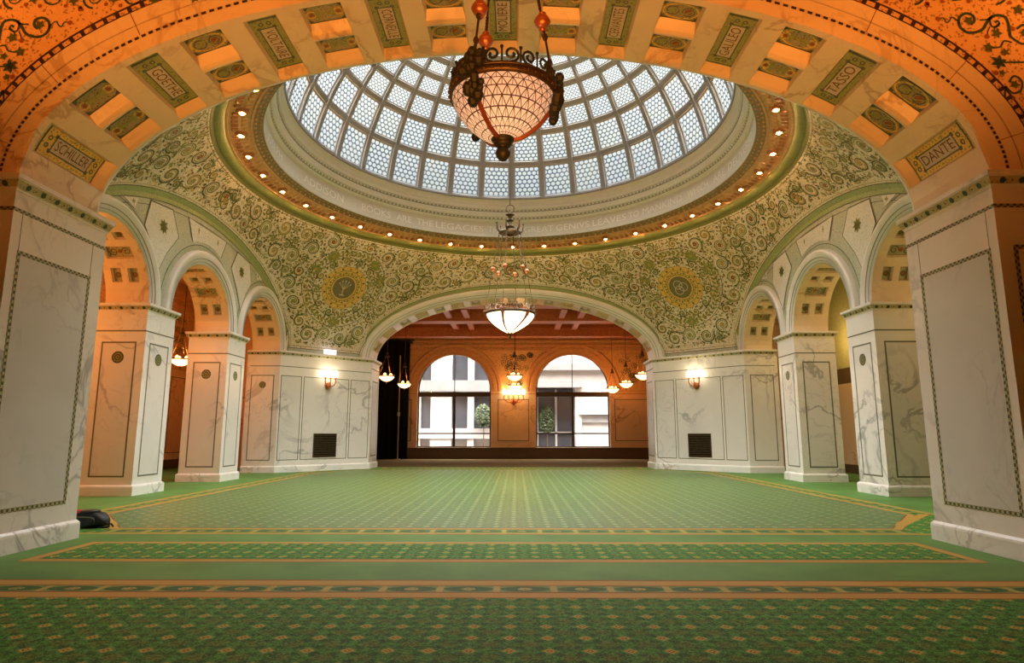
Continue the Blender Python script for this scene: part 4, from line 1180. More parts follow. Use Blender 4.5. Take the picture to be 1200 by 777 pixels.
for z0, z1, h in ((5.72, 5.80, .06), (5.95, 6.08, .10), (6.2, 6.3, .16), (6.42, 6.55, .26), (6.9, 7.4, .10), (WS - .28, WS - .18, .05), (WS - .12, WS - .02, .08)):
    if z0 < 4:
        for a, b in ((-14, -WC - WR_), (-WC + WR_, WC - WR_), (WC + WR_, 14)): mb.box(a, b, FW - h, FW + .01, z0, z1, 2)
    elif z0 < 5.9:
        for a, b in ((-14, -6.0), (6.0, 14)): mb.box(a, b, FW - h, FW + .01, z0, z1, 2)
    else: mb.box(-14.2, 14.2, FW - h, FW + .01, z0, z1, 2)
for u0, u1 in ((-.95, .95), (5.55, 8.2), (8.4, 11), (-8.2, -5.6)): frame_strip(mb, f, u0 + .08, u1 - .08, .95, 3.25, .035, .02, 4)
rnd = random.Random(3)
for c0, c1 in ((-1.3, 1.3), (5.4, 9.5)):
    for k in range(60):
        u, z = rnd.uniform(c0, c1), rnd.uniform(3.95, 5.75)
        if any(hypot(u - c, z - WS) < WR_ + .85 for c in (-WC, WC)): continue
        stroke(mb, f, spiral_pts(u, z, .17, k, 1.5, 1 if k % 2 else -1, 14), .035, 3, .006, True); ivy(mb, f, u, z, .05, k, 3)
struct(mb.build('wall_far', [M['spandrel'], M['orange_marble'], M['orange_plaster'], M['s_teal'], M['line']]), 'orange-lit window wall of the far room with moulded round arches', 'wall')
mb = MB(); mb.box(-13.5, 13.5, FW - .42, FW - .03, 0, .56); mb.box(-13.5, 13.5, FW - .46, FW - .03, .56, .60)
struct(mb.build('baseboard_far', [M['wood']]), 'dark wooden bench plinth along the far window wall', 'baseboard')
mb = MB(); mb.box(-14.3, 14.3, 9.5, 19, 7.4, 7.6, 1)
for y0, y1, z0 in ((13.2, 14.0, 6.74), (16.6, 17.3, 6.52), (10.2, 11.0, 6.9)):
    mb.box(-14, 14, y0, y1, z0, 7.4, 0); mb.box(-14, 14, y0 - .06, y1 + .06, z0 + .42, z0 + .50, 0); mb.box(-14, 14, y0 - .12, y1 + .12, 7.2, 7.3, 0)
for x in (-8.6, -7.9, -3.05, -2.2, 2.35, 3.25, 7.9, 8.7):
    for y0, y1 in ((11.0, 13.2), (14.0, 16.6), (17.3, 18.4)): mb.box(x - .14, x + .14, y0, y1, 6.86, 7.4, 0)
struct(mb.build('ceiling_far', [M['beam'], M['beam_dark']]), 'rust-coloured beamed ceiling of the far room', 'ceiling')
for i, c in enumerate((-WC, WC)):
    root = thing('window_%d' % (i + 1), 'round-arched window ' + ('beside the black curtain' if i == 0 else 'farther from the black curtain, facing the pale ledges'), 'window', (c, FW + .2, WSILL), kind='structure')
    yy = FW + .18; n = 40; mb = MB()
    pts = [(c - WR_ * cos(pi * k / n), WS + WR_ * sin(pi * k / n)) for k in range(n + 1)]; pin = [(c - (WR_ - .07) * cos(pi * k / n), WS + (WR_ - .07) * sin(pi * k / n)) for k in range(n + 1)]
    P0 = [(c - WR_, WSILL)] + pts + [(c + WR_, WSILL)]; P1 = [(c - WR_ + .07, WSILL)] + pin + [(c + WR_ - .07, WSILL)]
    for y in (yy, yy + .08): mb.grid([[(u, y, z) for u, z in P0], [(u, y, z) for u, z in P1]])
    mb.grid([[(u, yy, z) for u, z in P1], [(u, yy + .08, z) for u, z in P1]]); mb.box(c - WR_, c + WR_, yy, yy + .08, WSILL, WSILL + .05)
    mb.build('frame', [M['frame']], root)
    mb = MB(); mb.box(c - WR_, c + WR_, yy - .04, yy + .1, 3.40, 3.66)
    if i == 0:
        for k in range(34): mb.box(c - 2.0 + k * .12, c - 1.96 + k * .12, yy + .0, yy + .08, 3.66, 3.74)
    mb.build('transom', [M['frame']], root)
    mb = MB(); mb.box(c - .07, c + .07, yy - .03, yy + .08, WSILL, 3.4); mb.box(c - .02, c + .02, yy, yy + .05, 3.66, WS + WR_ - .05); mb.build('mullion', [M['frame']], root)
    mb = MB(); mb.box(c - WR_ + .05, c + WR_ - .05, yy, yy + .05, 1.33, 1.40); mb.build('lower_rail', [M['frame']], root)
    mb = MB(); mb.poly([(u, yy + .05, z) for u, z in P1]); mb.build('glass', [M['glass']], root)
# black curtain at the left of the far room
mb = MB(); rows = []
xs = np.linspace(-9.5, -5.75, 80)
for z in (0.02, 6.45): rows.append([(x, 17.75 + .07 * sin(x * 16) + .03 * sin(x * 37), z) for x in xs])
mb.grid(rows)
rows = [[(x, 17.95 + .05 * sin(x * 13), z) for x in xs] for z in (.02, 6.45)]; mb.grid(rows)
mb.poly([(-5.75, 17.75, .02), (-5.75, 17.95, .02), (-5.75, 17.95, 6.45), (-5.75, 17.75, 6.45)])
t = thing('stage_curtain', 'tall black curtain hanging at the end of the far window wall', 'curtain', (-7.6, 17.85, 0))
mb.build('cloth', [M['black']], t, True)
mb = MB(); mb.tube([(-9.6, 17.85, 6.5), (-5.5, 17.85, 6.5)], .05, 8); mb.box(-5.85, -5.6, 17.8, 17.9, 6.3, 6.55); mb.build('rail', [M['iron']], t)
mb = MB(); mb.tube([(-6.2, 17.5, .02), (-6.2, 17.5, 5.6)], .025, 8); mb.box(-6.32, -6.08, 17.4, 17.6, 0, .03); mb.box(-6.26, -6.14, 17.45, 17.55, 2.3, 2.5)
tag(mb.build('floor_pole', [M['olive_wall']]), 'thin pale pole standing before the black curtain', 'pole')

# ---- buildings across the street
mb = MB()
def fac(x0, x1, z0, z1, y0, y1, m): mb.box(x0, x1, y0, y1, z0, z1, m)
b1 = thing('office_building', 'pale stone building seen through the window beside the curtain', 'building', (-6, 31, 0))
fac(-14, .6, -3, 16, 30.6, 34, 0)
for x0, x1 in ((-14, -9.4), (-6.18, -4.62), (-3.45, -2.97), (-1.5, .6)): fac(x0, x1, -3, 16, 30.0, 30.6, 0)
fac(-14, .6, 1.0, 1.74, 29.9, 30.6, 0); fac(-14, .6, 9.4, 10.6, 29.9, 30.6, 0); fac(-8.6, -6.9, -3, 16, 30.0, 30.6, 0)
mb.build('wall', [M['concrete']], b1)
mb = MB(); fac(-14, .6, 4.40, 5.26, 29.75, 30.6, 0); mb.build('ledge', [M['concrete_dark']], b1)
for x0, x1 in ((-6.9, -6.18), (-4.62, -3.45), (-2.97, -1.5), (-9.4, -8.6)):
    for z0, z1 in ((1.74, 4.40), (5.26, 9.4)):
        mb = MB(); fac(x0, x1, z0, z1, 30.45, 30.6, 0); w = mb.build('window_pane', [M['dark_glass']], b1)
b2 = thing('tower_block', 'white concrete block with ledges seen through the window farther from the curtain', 'building', (5, 31, 0))
mb = MB(); fac(.6, 14, 5.15, 16, 30.2, 34, 0); fac(4.97, 14, -3, 5.15, 30.2, 34, 0); fac(.6, 4.97, -3, 5.15, 33.6, 34, 0); mb.build('wall', [M['concrete']], b2)
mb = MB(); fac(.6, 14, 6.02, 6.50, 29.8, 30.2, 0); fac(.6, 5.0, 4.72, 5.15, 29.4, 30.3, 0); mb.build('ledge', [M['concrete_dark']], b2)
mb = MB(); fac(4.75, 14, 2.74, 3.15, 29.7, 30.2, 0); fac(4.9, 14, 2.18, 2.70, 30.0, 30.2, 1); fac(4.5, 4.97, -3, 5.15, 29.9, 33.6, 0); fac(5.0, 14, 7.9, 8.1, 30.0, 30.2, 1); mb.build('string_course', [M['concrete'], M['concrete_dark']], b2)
mb = MB(); fac(.6, 4.5, -3, 4.75, 32.2, 32.3, 0); mb.build('window_pane', [M['dark_glass']], b2)
mb = MB(); fac(3.12, 3.28, -3, 4.75, 31.9, 32.2, 0); fac(.6, 4.5, 1.4, 1.5, 31.9, 32.2, 0); fac(1.7, 1.84, -3, 4.75, 31.9, 32.2, 0); mb.build('mullion', [M['concrete']], b2)
def reflection_tree(x, y, z0, hgt, lab):  # solid tree shapes added to imitate reflections in the dark glass
    t = thing('reflection_tree', lab, 'tree', (x, y, -3)); rnd = random.Random(int(x * 10))
    mb = MB(); mb.tube([(x, y, -3), (x + .05, y, z0), (x + .1, y, z0 + hgt * .5)], [.05, .035, .02], 7); mb.build('trunk', [M['wood']], t)
    mb = MB()
    for k in range(900):
        a, e, r = rnd.uniform(0, 6.28), rnd.uniform(-1, 1), rnd.uniform(.4, 1) ** .5
        q = sqrt(1 - e * e); c = (x + .62 * r * q * cos(a), y + .5 * r * q * sin(a), z0 + hgt * .55 + hgt * .5 * r * e)
        d = [rnd.uniform(-.07, .07) for _ in range(6)]
        mb.poly([(c[0] + d[0], c[1] + d[1], c[2] + d[2]), (c[0] + .07, c[1] + d[3], c[2] + d[4]), (c[0] + d[5], c[1] + .05, c[2] + .08), (c[0] - .06, c[1], c[2] + .03)])
    mb.build('foliage', [M['tree']], t)
reflection_tree(2.45, 31.2, 1.2, 2.2, 'green tree shape added for a reflection in the dark bay of the white concrete block')
reflection_tree(-2.25, 29.3, 1.7, 1.7, 'green tree shape added for a reflection in a window of the pale stone building')
mb = MB(); mb.box(-30, 30, 19, 40, -3.2, -3); struct(mb.build('street', [M['concrete_dark']]), 'grey street outside the far windows', 'street')

# ================================================================== LAMPS
def pt(loc, e, col, r=.1):
    l = bpy.data.lights.new('lamp_light', 'POINT'); l.energy = e; l.color = col; l.shadow_soft_size = r
    o = bpy.data.objects.new('lamp_light', l); o.location = loc; COL.objects.link(o); return o
WARM, ORANGE = (1, .72, .42), (1, .30, .045)

def chain(mb, a, b, r=.012, links=10):
    a, b = np.array(a), np.array(b)
    mb.tube([a, b], r * .8, 6)
    for k in range(links): mb.ball(a + (b - a) * (k + .5) / links, r * 1.9, 0, 6, 1.5)

def crest(mb, c, r, z, n, hgt, m=0):
    """ring of upright scrolls"""
    for k in range(n):
        t0 = 2 * pi * (k + .5) / n; d = 1 if k % 2 else -1
        pl = spiral_pts(0, hgt * .45, hgt * .42, -pi / 2, 1.4, d, 16, .25)
        mb.tube([(c[0] + r * sin(t0 + u / r), c[1] + r * cos(t0 + u / r), c[2] + z + w) for u, w in pl], hgt * .07, 5, m)
        t1 = 2 * pi * k / n; mb.tube([(c[0] + r * sin(t1), c[1] + r * cos(t1), c[2] + z), (c[0] + r * sin(t1), c[1] + r * cos(t1), c[2] + z + hgt * .8)], hgt * .05, 5, m); mb.ball((c[0] + r * sin(t1), c[1] + r * cos(t1), c[2] + z + hgt * .85), hgt * .10, m, 6)

# --- the big leaded bowl lamp in front
def near_lamp():
    x, y = .055, -11.5; zr = 4.40; RB = .47
    root = thing('bowl_lantern', 'large leaded-glass bowl lantern in dark iron hanging before the entrance arch', 'hanging lamp', (x, y, zr))
    c = (x, y, zr)
    prof = [(.085, -.42), (.16, -.40), (.26, -.335), (.36, -.235), (.43, -.13), (.46, -.05), (.465, 0)]
    pp = smooth_pts(prof, 4); mb = MB(); mb.lathe([tuple(p) for p in pp], c, 60, 0, uv=True); mb.build('glass_bowl', [M['bowl_lead']], root, True)
    mb = MB(); mb.lathe([(.455, -.03), (.48, -.035), (.495, 0), (.485, .035), (.455, .04)], c, 60); mb.lathe([(.49, .03), (.50, .045), (.475, .06)], c, 60)
    for k in range(40): t = 2 * pi * k / 40; mb.ball((x + .492 * sin(t), y + .492 * cos(t), zr), .016, 0, 6)
    mb.build('rim', [M['bronze']], root, True)
    mb = MB(); crest(mb, c, .47, .05, 18, .17); mb.build('scroll_cresting', [M['iron']], root)
    mb = MB(); mb.lathe([(.001, -.63), (.03, -.62), (.06, -.585), (.07, -.55), (.05, -.51), (.035, -.50), (.06, -.49), (.085, -.465), (.075, -.45), (.10, -.435), (.11, -.42), (.09, -.40)], c, 20); mb.build('finial', [M['iron']], root, True)
    for az in (R_(212), R_(93), R_(-30)):
        mb = MB(); pts = [((r + .012) * sin(az), (r + .012) * cos(az), z) for r, z in [tuple(q) for q in pp]]
        mb.tube([(x + a, y + b, zr + z) for a, b, z in pts], [.024] * len(pts), 6)
        st = mb.build('strap', [M['rust']], root)
        mb = MB(); ex, ey = sin(az), cos(az); tx, ty = cos(az), -sin(az)
        for k in range(46):      # acanthus mount
            rr = random.Random(k + int(az * 50)); u, w = rr.uniform(-.11, .11), rr.uniform(-.26, .16)
            if abs(u) > .115 - .45 * max(0, -w - .10): continue
            rad = .49 - max(0, -w) * .28 + .025
            mb.ball((x + rad * ex + u * tx, y + rad * ey + u * ty, zr + w), rr.uniform(.030, .052), 0, 7, 1.2)
        mb.build('acanthus_mount', [M['iron']], st)
        mb = MB(); zt = 7.2; a = (x + .46 * ex, y + .46 * ey, zr + .12); b = (x + .05 * ex, y + .05 * ey, zt)
        P = lambda z: tuple(a[i] + (b[i] - a[i]) * (z - a[2]) / (b[2] - a[2]) for i in range(3))
        mb.tube([a, b], .011, 6)
        for z in (4.72, 4.98, 5.16, 5.6, 5.75): mb.ball(P(z), .028, 0, 8, 1.3)
        for k in range(5): mb.ball(P(4.60 + .03 * k), .018, 0, 6, 1.2); mb.ball(P(5.28 + .03 * k), .018, 0, 6, 1.2)
        ch = mb.build('hanging_rod', [M['bronze']], root)
        mb = MB(); zb = {0: 5.055, 1: 5.14, 2: 5.17}[(R_(212), R_(93), R_(-30)).index(az)]
        q = P(zb); mb.ball(q, .072, 0, 16)
        mb.lathe([(.074, -.006), (.078, 0), (.074, .006)], q, 16); mb.lathe([(.02, .07), (.035, .085), (.015, .10)], q, 10); mb.lathe([(.015, -.1), (.035, -.085), (.02, -.07)], q, 10)
        mb.build('copper_ball', [M['copper']], ch, True)
    mb = MB(); mb.lathe([(.06, 2.74), (.09, 2.78), (.05, 2.84), (.02, 2.9), (.02, 4.85)], c, 12); mb.lathe([(.12, 4.8), (.14, 4.86), (.02, 4.88)], c, 16); mb.build('ceiling_rod', [M['bronze']], root)
    pt((x, y, zr - .14), 4.2, WARM, .05)
near_lamp()

# --- the lantern under the dome
def dome_lamp():
    zr = 4.50; x = y = 0; c = (0, 0, zr)
    root = thing('dome_lantern', 'glowing bowl lantern hanging on a long rod under the dome', 'hanging lamp', c)
    prof = smooth_pts([(.05, -.47), (.16, -.42), (.36, -.30), (.54, -.16), (.64, -.03), (.66, .05)], 4)
    mb = MB(); mb.lathe([tuple(p) for p in prof], c, 48, 0, uv=True); mb.build('glass_bowl', [M['bowl']], root, True)
    mb = MB(); mb.lathe([(.65, .03), (.70, .03), (.725, .07), (.70, .10), (.66, .10)], c, 48); mb.build('rim', [M['bronze']], root, True)
    mb = MB(); crest(mb, c, .69, .10, 22, .19); mb.build('scroll_cresting', [M['bronze']], root)
    mb = MB(); mb.lathe([(.001, -.62), (.03, -.60), (.04, -.57), (.02, -.54), (.04, -.50), (.07, -.48), (.06, -.45)], c, 14); mb.build('finial', [M['bronze']], root)
    for k in range(6):
        az = 2 * pi * k / 6 + .28
        mb = MB(); mb.tube([((r + .012) * sin(az + .25 * (1 - r / .66)), (r + .012) * cos(az + .25 * (1 - r / .66)), zr + z) for r, z in [tuple(q) for q in prof]], [.020 + .045 * (i / len(prof)) ** 2.5 for i in range(len(prof))], 7)
        for j in range(4): mb.ball((.69 * sin(az), .69 * cos(az), zr + .09 - .045 * j), .055 - .008 * j, 0, 7)
        mb.build('strap', [M['rust']], root)
        a = np.array((.68 * sin(az), .68 * cos(az), zr + .15)); b = np.array((.30 * sin(az), .30 * cos(az), 6.86)); md = a + (b - a) * .52
        mb = MB(); mb.tube([a, md], .008, 5); chain(mb, md, b, .010, 16)
        for q in (.18, .34): mb.ball(a + (b - a) * q, .022, 0, 6)
        ch = mb.build('hanging_chain', [M['bronze']], root)
        mb = MB(); mb.ball(md, .062, 0, 12); mb.lathe([(.02, -.085), (.035, -.07), (.02, -.055)], md, 8); mb.build('copper_ball', [M['copper']], ch, True)
    mb = MB(); cz = (0, 0, 6.86)
    mb.lathe([(.10, -.06), (.26, -.03), (.32, 0), (.30, .04), (.12, .07), (.08, .12), (.12, .18), (.06, .24), (.05, .30), (.11, .36), (.05, .42), (.06, .48), (.13, .52), (.04, .56), (.02, .60)], cz, 20)
    for k in range(6):
        az = 2 * pi * k / 6 + .28; mb.tube([(.28 * sin(az), .28 * cos(az), 6.86), (.36 * sin(az), .36 * cos(az), 6.95), (.38 * sin(az), .38 * cos(az), 7.12)], [.035, .03, .012], 6); mb.ball((.38 * sin(az), .38 * cos(az), 7.13), .03, 0, 6)
    mb.build('crown', [M['bronze']], root)
    mb = MB(); mb.tube([(.11 * cos(2 * pi * k / 20), 0, 7.57 + .11 * sin(2 * pi * k / 20)) for k in range(21)], .016, 6, cap=False); mb.build('hanging_ring', [M['bronze']], root)
    mb = MB(); mb.tube([(0, 0, 7.68), (0, 0, 15.1)], .018, 8); mb.build('rod', [M['bronze']], root)
    pt((0, 0, zr - .08), 26, WARM, .12)
    pt((0, 0, zr + .30), 60, WARM, .12)
dome_lamp()

# --- small bowl pendants
def pendant_proto(label, loc, top, group, scale=1.0):
    root = thing('pendant_lamp', label, 'hanging lamp', loc, group)
    c = np.array(loc); s = scale
    mb = MB(); mb.lathe([(.02 * s, -.15 * s), (.12 * s, -.13 * s), (.25 * s, -.06 * s), (.32 * s, .02 * s), (.34 * s, .07 * s)], c, 24, 0, uv=True); mb.build('bowl', [M['bowl_small']], root, True)
    mb = MB(); mb.lathe([(.33 * s, .06 * s), (.37 * s, .07 * s), (.37 * s, .10 * s), (.33 * s, .10 * s)], c, 24); mb.lathe([(.001, -.26 * s), (.03 * s, -.22 * s), (.02 * s, -.18 * s), (.05 * s, -.15 * s)], c, 10); crest(mb, c, .35 * s, .10 * s, 12, .08 * s); mb.build('rim', [M['bronze']], root)
    for k in range(3):
        a = 2 * pi * k / 3 + .3; p = c + (.34 * s * sin(a), .34 * s * cos(a), .1 * s); q = c + (.05 * s * sin(a), .05 * s * cos(a), .95 * s)
        mb = MB(); mb.tube([p, q], .008, 5); mb.ball(p + (q - p) * .45, .03, 0, 8); mb.build('hanging_chain', [M['bronze']], root)
        mb = MB(); mb.ball(c + (.18 * s * sin(a + 1), .18 * s * cos(a + 1), .11 * s), .075 * s, 0, 8, 1.5); mb.build('bulb', [M['torch']], root)
    mb = MB(); mb.lathe([(.09 * s, .92 * s), (.11 * s, .96 * s), (.04 * s, 1.05 * s), (.06 * s, 1.1 * s), (.015, 1.18 * s)], c, 12); mb.tube([c + (0, 0, 1.1 * s), (c[0], c[1], top)], .013, 6); mb.build('rod', [M['bronze']], root)
    return root
for loc, lab, top in (((-5.62, 11.2, 3.80), 'small bowl pendant close behind the far arch jamb, before the black curtain', 7.4), ((-5.57, 15.4, 3.80), 'small bowl pendant deeper in, before the black curtain and nearest the window', 7.4),
                      ((.09, 11.4, 3.84), 'small bowl pendant on the centre line right below the dome lantern', 7.4), ((.11, 16.0, 3.74), 'small bowl pendant on the centre line right above the wall torch', 7.4),
                      ((5.35, 17.2, 3.66), 'small bowl pendant overlapping the edge of the window facing the ledges', 7.4), ((5.74, 15.2, 3.80), 'small bowl pendant before the far mosaic wall, middle of three in a slanting row', 7.4), ((5.80, 11.2, 3.86), 'small bowl pendant half hidden by the far arch jamb, opposite the curtain', 7.4),
                      ((-11.6, 5.05, 3.84), 'small bowl pendant in the orange side room seen through the middle arcade arch', 7.4), ((-11.6, .40, 3.27), 'small bowl pendant in the orange side room just beside the SCHILLER pier edge', 7.4)):
    pendant_proto(lab, loc, top, 'small bowl pendants')
    pt((loc[0], loc[1], loc[2] + .32), 52 if loc[1] > 9 else 110, (1, .30, .045), .1)

pt((-11.6, -4.25, 4.2), 330, (1, .30, .05), .15)  # unseen orange light without a fixture, added to warm the nearest arcade pier
for yy in (-4.25, .4, 5.05): pt((10.9, yy, 4.6), 75, (1, .62, .24), .15)  # unseen warm lights without fixtures, added to tint the opposite arcade
# --- wall sconces
def sconce(root_name, lab, base, nrm, arms, sc=1.0, cat='wall lamp'):
    root = thing(root_name, lab, cat, tuple(base)); b = np.array(base, float); n = np.array((*nrm, 0.)); n /= np.linalg.norm(n); t = np.array((-n[1], n[0], 0)); z = np.array((0, 0, 1.))
    P = lambda u, o, w: b + t * u * sc + n * o * sc + z * w * sc
    mb = MB(); mb.ball(P(0, .06, 0), .105 * sc, 0, 14, 1.05); mb.ball(P(0, .10, -.09), .05 * sc, 0, 10); mb.ball(P(0, .12, .08), .05 * sc, 0, 10); mb.tube([P(0, -.02, 0), P(0, .05, 0)], .12 * sc, 14); mb.build('bracket', [M['copper']], root, True)
    for u in arms:
        mb = MB(); mb.tube(smooth_pts([P(0, .08, 0), P(u * .55, .16, -.02), P(u, .20, .12), P(u, .20, .26)], 5), .022 * sc, 7); mb.lathe([(.02 * sc, 0), (.055 * sc, .03 * sc), (.05 * sc, .06 * sc), (.03 * sc, .08 * sc)], P(u, .20, .24), 10); mb.build('arm', [M['copper']], root)
        mb = MB(); mb.lathe([(.03 * sc, 0), (.075 * sc, .07 * sc), (.08 * sc, .14 * sc), (.05 * sc, .22 * sc), (.005 * sc, .27 * sc)], P(u, .20, .31), 10); mb.build('bulb', [M['bulb_white']], root, True)
    return P
for s, nm in ((-1, 'beside the far arch on the SCHILLER side'), (1, 'beside the far arch on the DANTE side')):
    Ch = CW[(s, 1)][1]; b = Ch(0.0 if s < 0 else 0.0, 3.14, 0); r2 = .7071
    P = sconce('wall_sconce', 'three-branched copper wall sconce on the corner wall ' + nm, b, (-s * r2, -r2), (-.21, 0, .21))
    pt(tuple(P(0, .34, .45)), 9, (1, .78, .5), .12)
    g = thing('vent_grille', 'square dark grille low on the wall ' + nm, 'grille', Ch(0.02, .47, 0))
    mb = MB(); slab(mb, Ch, -.46, .48, .49, 1.36, .006); mb.build('black_backing', [M['black']], g)  # flat black plate; the darkness of the opening is put into its colour
    mb = MB(); frame_strip(mb, Ch, -.46, .48, .49, 1.36, .03, .02); 
    for k in range(12): slab(mb, Ch, -.43, .45, .55 + k * .066, .575 + k * .066, .010)
    mb.build('louvres', [M['bronze']], g)
P = sconce('wall_torch', 'blazing cluster of bulbs on a bracket between the two far windows', (.02, FW, 3.10), (0, -1), (-.42, -.21, 0, .21, .42), 1.25)
pt(tuple(P(0, .5, .5)), 70, (1, .40, .09), .15)
Ch = CW[(-1, 1)][1]
o = thing('exit_sign', 'small lit white sign standing on the cornice above the sconce', 'sign', Ch(-.08, 4.34, .0))
mb = MB(); slab(mb, lambda u, z, h: Ch(u, z, h - .12), -.31, .16, 4.34, 4.53, .10); mb.build('box', [M['sign']], o)
mb = MB(); put_text(mb, text_geo('EXIT', .15), lambda x, y: Ch(-.075 + x, 4.445 + y, -.016)); mb.build('lettering', [M['sign_red']], o)

# --- bulbs of the dome ring
def ordn(k): return ['', 'first', 'second', 'third', 'fourth', 'fifth', 'sixth', 'seventh', 'eighth', 'ninth', 'tenth', 'eleventh', 'twelfth', 'thirteenth', 'fourteenth'][k]
rb0 = None
for k in range(-13, 14):
    az = R_(10 * k + .3); loc = (7.01 * sin(az), 7.01 * cos(az), 8.655)
    lab = 'glowing bulb of the dome ring right behind the lantern crown' if k == 0 else '%s glowing bulb of the dome ring from the lantern crown toward the %s side' % (ordn(abs(k)), 'SCHILLER' if k < 0 else 'DANTE')
    if rb0 is None:
        rb0 = thing('ring_bulb', lab, 'bulb', (0, 0, 0), 'bulbs around the dome ring')
        mb = MB(); mb.lathe([(.15, .02), (.155, -.03), (.12, -.055), (.075, -.05), (.06, -.02), (.045, .0), (.001, .0)], (0, 0, 0), 16); mb.lathe([(.11, -.058), (.10, -.085), (.07, -.08), (.06, -.04)], (0, 0, 0), 16); mb.build('rosette_socket', [M['ring_dark']], rb0, True)
        mb = MB(); mb.ball((0, 0, -.075), .036, 0, 10, 1.2); mb.build('globe', [M['bulb']], rb0, True)
        rb = rb0
    else:
        rb = copy_tree(rb0)
    rb.location = loc; rb['label'] = lab

# --- black bag behind the entrance pier
t = thing('backpack', 'black backpack lying on the carpet beside the base of the SCHILLER pier', 'bag', (-6.06, -7.38, 0))
def blob(mb, c, r, p=3.0, nu=24, nv=14, m=0, warp=None):
    def q(v): return math.copysign(abs(v) ** (2 / p), v)
    rows = []
    for i in range(nv + 1):
        a = -pi / 2 + pi * i / nv; row = []
        for j in range(nu):
            b = 2 * pi * j / nu; d = np.array((r[0] * q(cos(a)) * q(cos(b)), r[1] * q(cos(a)) * q(sin(b)), r[2] * q(sin(a))))
            if warp is not None: d = warp(d)
            row.append(tuple(np.array(c) + d))
        rows.append(row)
    mb.grid(rows, m, closed=True)
def w1(d):
    k = d[0] / .255; d = d.copy(); d[2] = (d[2] + .125) * (1 - .42 * max(0, k - .1) ** 1.3 - .05 * max(0, -k)) - .125 + .006 * sin(d[0] * 45) + .005 * sin(d[1] * 60); return d
mb = MB(); blob(mb, (-6.06, -7.36, .125), (.255, .15, .122), 3.4, warp=w1); mb.build('body', [M['bag']], t, True)
mb = MB(); blob(mb, (-6.06, -7.49, .10), (.16, .05, .072), 3.2); mb.build('front_pocket', [M['bag2']], t, True)
mb = MB(); blob(mb, (-6.07, -7.37, .235), (.13, .12, .022), 2.6); mb.build('top_flap', [M['bag2']], t, True)
mb = MB(); mb.tube(smooth_pts([(-5.87, -7.40, .09), (-5.79, -7.42, .075), (-5.73, -7.43, .03), (-5.78, -7.44, .015), (-5.86, -7.43, .02)], 5), .013, 6); mb.tube(smooth_pts([(-5.75, -7.42, .055), (-5.71, -7.42, .06), (-5.67, -7.43, .022)], 5), .012, 6); mb.tube(smooth_pts([(-6.22, -7.48, .2), (-6.05, -7.545, .13), (-5.9, -7.47, .09)], 5), .010, 5); mb.build('strap', [M['bag']], t, True)
mb = MB(); mb.tube(smooth_pts([(-6.2, -7.525, .165), (-6.06, -7.54, .17), (-5.93, -7.525, .155)], 4), .005, 5); mb.build('zipper', [M['s_olive']], t)
mb = MB(); blob(mb, (-6.175, -7.44, .225), (.05, .045, .04), 2.6); mb.build('red_pouch', [M['red']], t, True)

# ================================================================== LIGHT AND VIEW
w = bpy.data.worlds.new('overcast_sky'); SC.world = w; w.use_nodes = True; nt = w.node_tree; nt.nodes.clear()
out = nt.nodes.new('ShaderNodeOutputWorld'); bg = nt.nodes.new('ShaderNodeBackground'); tc = nt.nodes.new('ShaderNodeTexCoord'); sx = nt.nodes.new('ShaderNodeSeparateXYZ')
rp = nt.nodes.new('ShaderNodeValToRGB'); nt.links.new(tc.outputs['Generated'], sx.inputs[0]); nt.links.new(sx.outputs[2], rp.inputs[0])
e = rp.color_ramp.elements; e[0].position = 0; e[0].color = (.018, .019, .020, 1); e[1].position = 1; e[1].color = (1, .965, .93, 1)
for p, c in ((.34, (.021, .0225, .024)), (.45, (.036, .037, .037)), (.55, (.054, .055, .053)), (.66, (.85, .82, .79))):
    q = e.new(p); q.color = (*c, 1)
nt.links.new(rp.outputs[0], bg.inputs[0]); bg.inputs[1].default_value = 30.0; nt.links.new(bg.outputs[0], out.inputs[0])
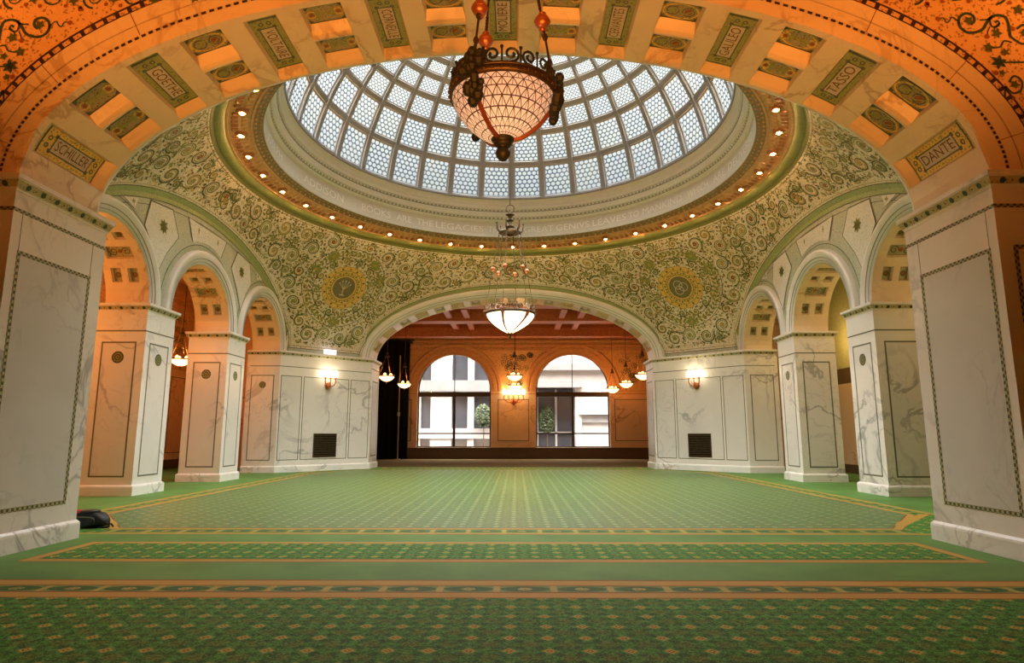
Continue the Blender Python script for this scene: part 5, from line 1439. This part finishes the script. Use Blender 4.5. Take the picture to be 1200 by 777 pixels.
def portal(loc, rot, sx_, sy_, shape):
    l = bpy.data.lights.new('sky_portal', 'AREA'); l.shape = shape; l.size = sx_; l.size_y = sy_; l.cycles.is_portal = True
    o = bpy.data.objects.new('sky_portal', l); o.location = loc; o.rotation_euler = rot; COL.objects.link(o)
portal((0, 0, 10.16), (0, 0, 0), 12.4, 12.4, 'DISK')
for c in (-WC, WC): portal((c, FW + .45, 3.2), (-pi / 2, 0, 0), 4.2, 5.4, 'RECTANGLE')
# orange spots without fixtures, added out of view to light arch and spandrels
UPL = []
for x, y, z, en in ((-7.8, -11.8, 4.9, 680), (7.8, -11.8, 4.9, 680)): UPL.append(((x, y, z), (R_(165), 0, 0), en, 150))
def uplight(loc, rot, e, ang):
    l = bpy.data.lights.new('added_uplight', 'SPOT'); l.energy = e; l.color = ORANGE; l.spot_size = R_(ang); l.spot_blend = 1; l.shadow_soft_size = .2
    o = bpy.data.objects.new('added_uplight', l); o.location = loc; o.rotation_euler = rot; COL.objects.link(o)
for x in (-8, 8): UPL.append(((x, -12.6, .8), (R_(150), 0, 0), 110, 75))
for q in UPL: uplight(*q)
for x in (-4.3, 4.3): uplight((x, -13.0, 4.3), (R_(146), 0, 0), 330, 120)
for x in (-1.6, 1.6): uplight((x, -18.2, .9), (R_(90 + 34), 0, math.atan(x / 9)), 1800, 80)

cam = bpy.data.cameras.new('camera'); co = bpy.data.objects.new('camera', cam); COL.objects.link(co)
cam.sensor_fit = 'HORIZONTAL'; cam.sensor_width = 36; cam.lens = 36 * 738.98 / 1200; cam.clip_end = 300
co.location = (.1756, -16.8595, 1.35); co.rotation_euler = (pi / 2 + .1608, 0, .00717)
SC.camera = co
SC.view_settings.view_transform = 'Standard'; SC.view_settings.look = 'None'; SC.view_settings.gamma = 1; SC.view_settings.use_curve_mapping = False
SC.view_settings.exposure = 0.0
SC.cycles.max_bounces = 10; SC.cycles.diffuse_bounces = 6; SC.cycles.transparent_max_bounces = 16; SC.cycles.use_denoising = True
SC.cycles.sample_clamp_indirect = 6
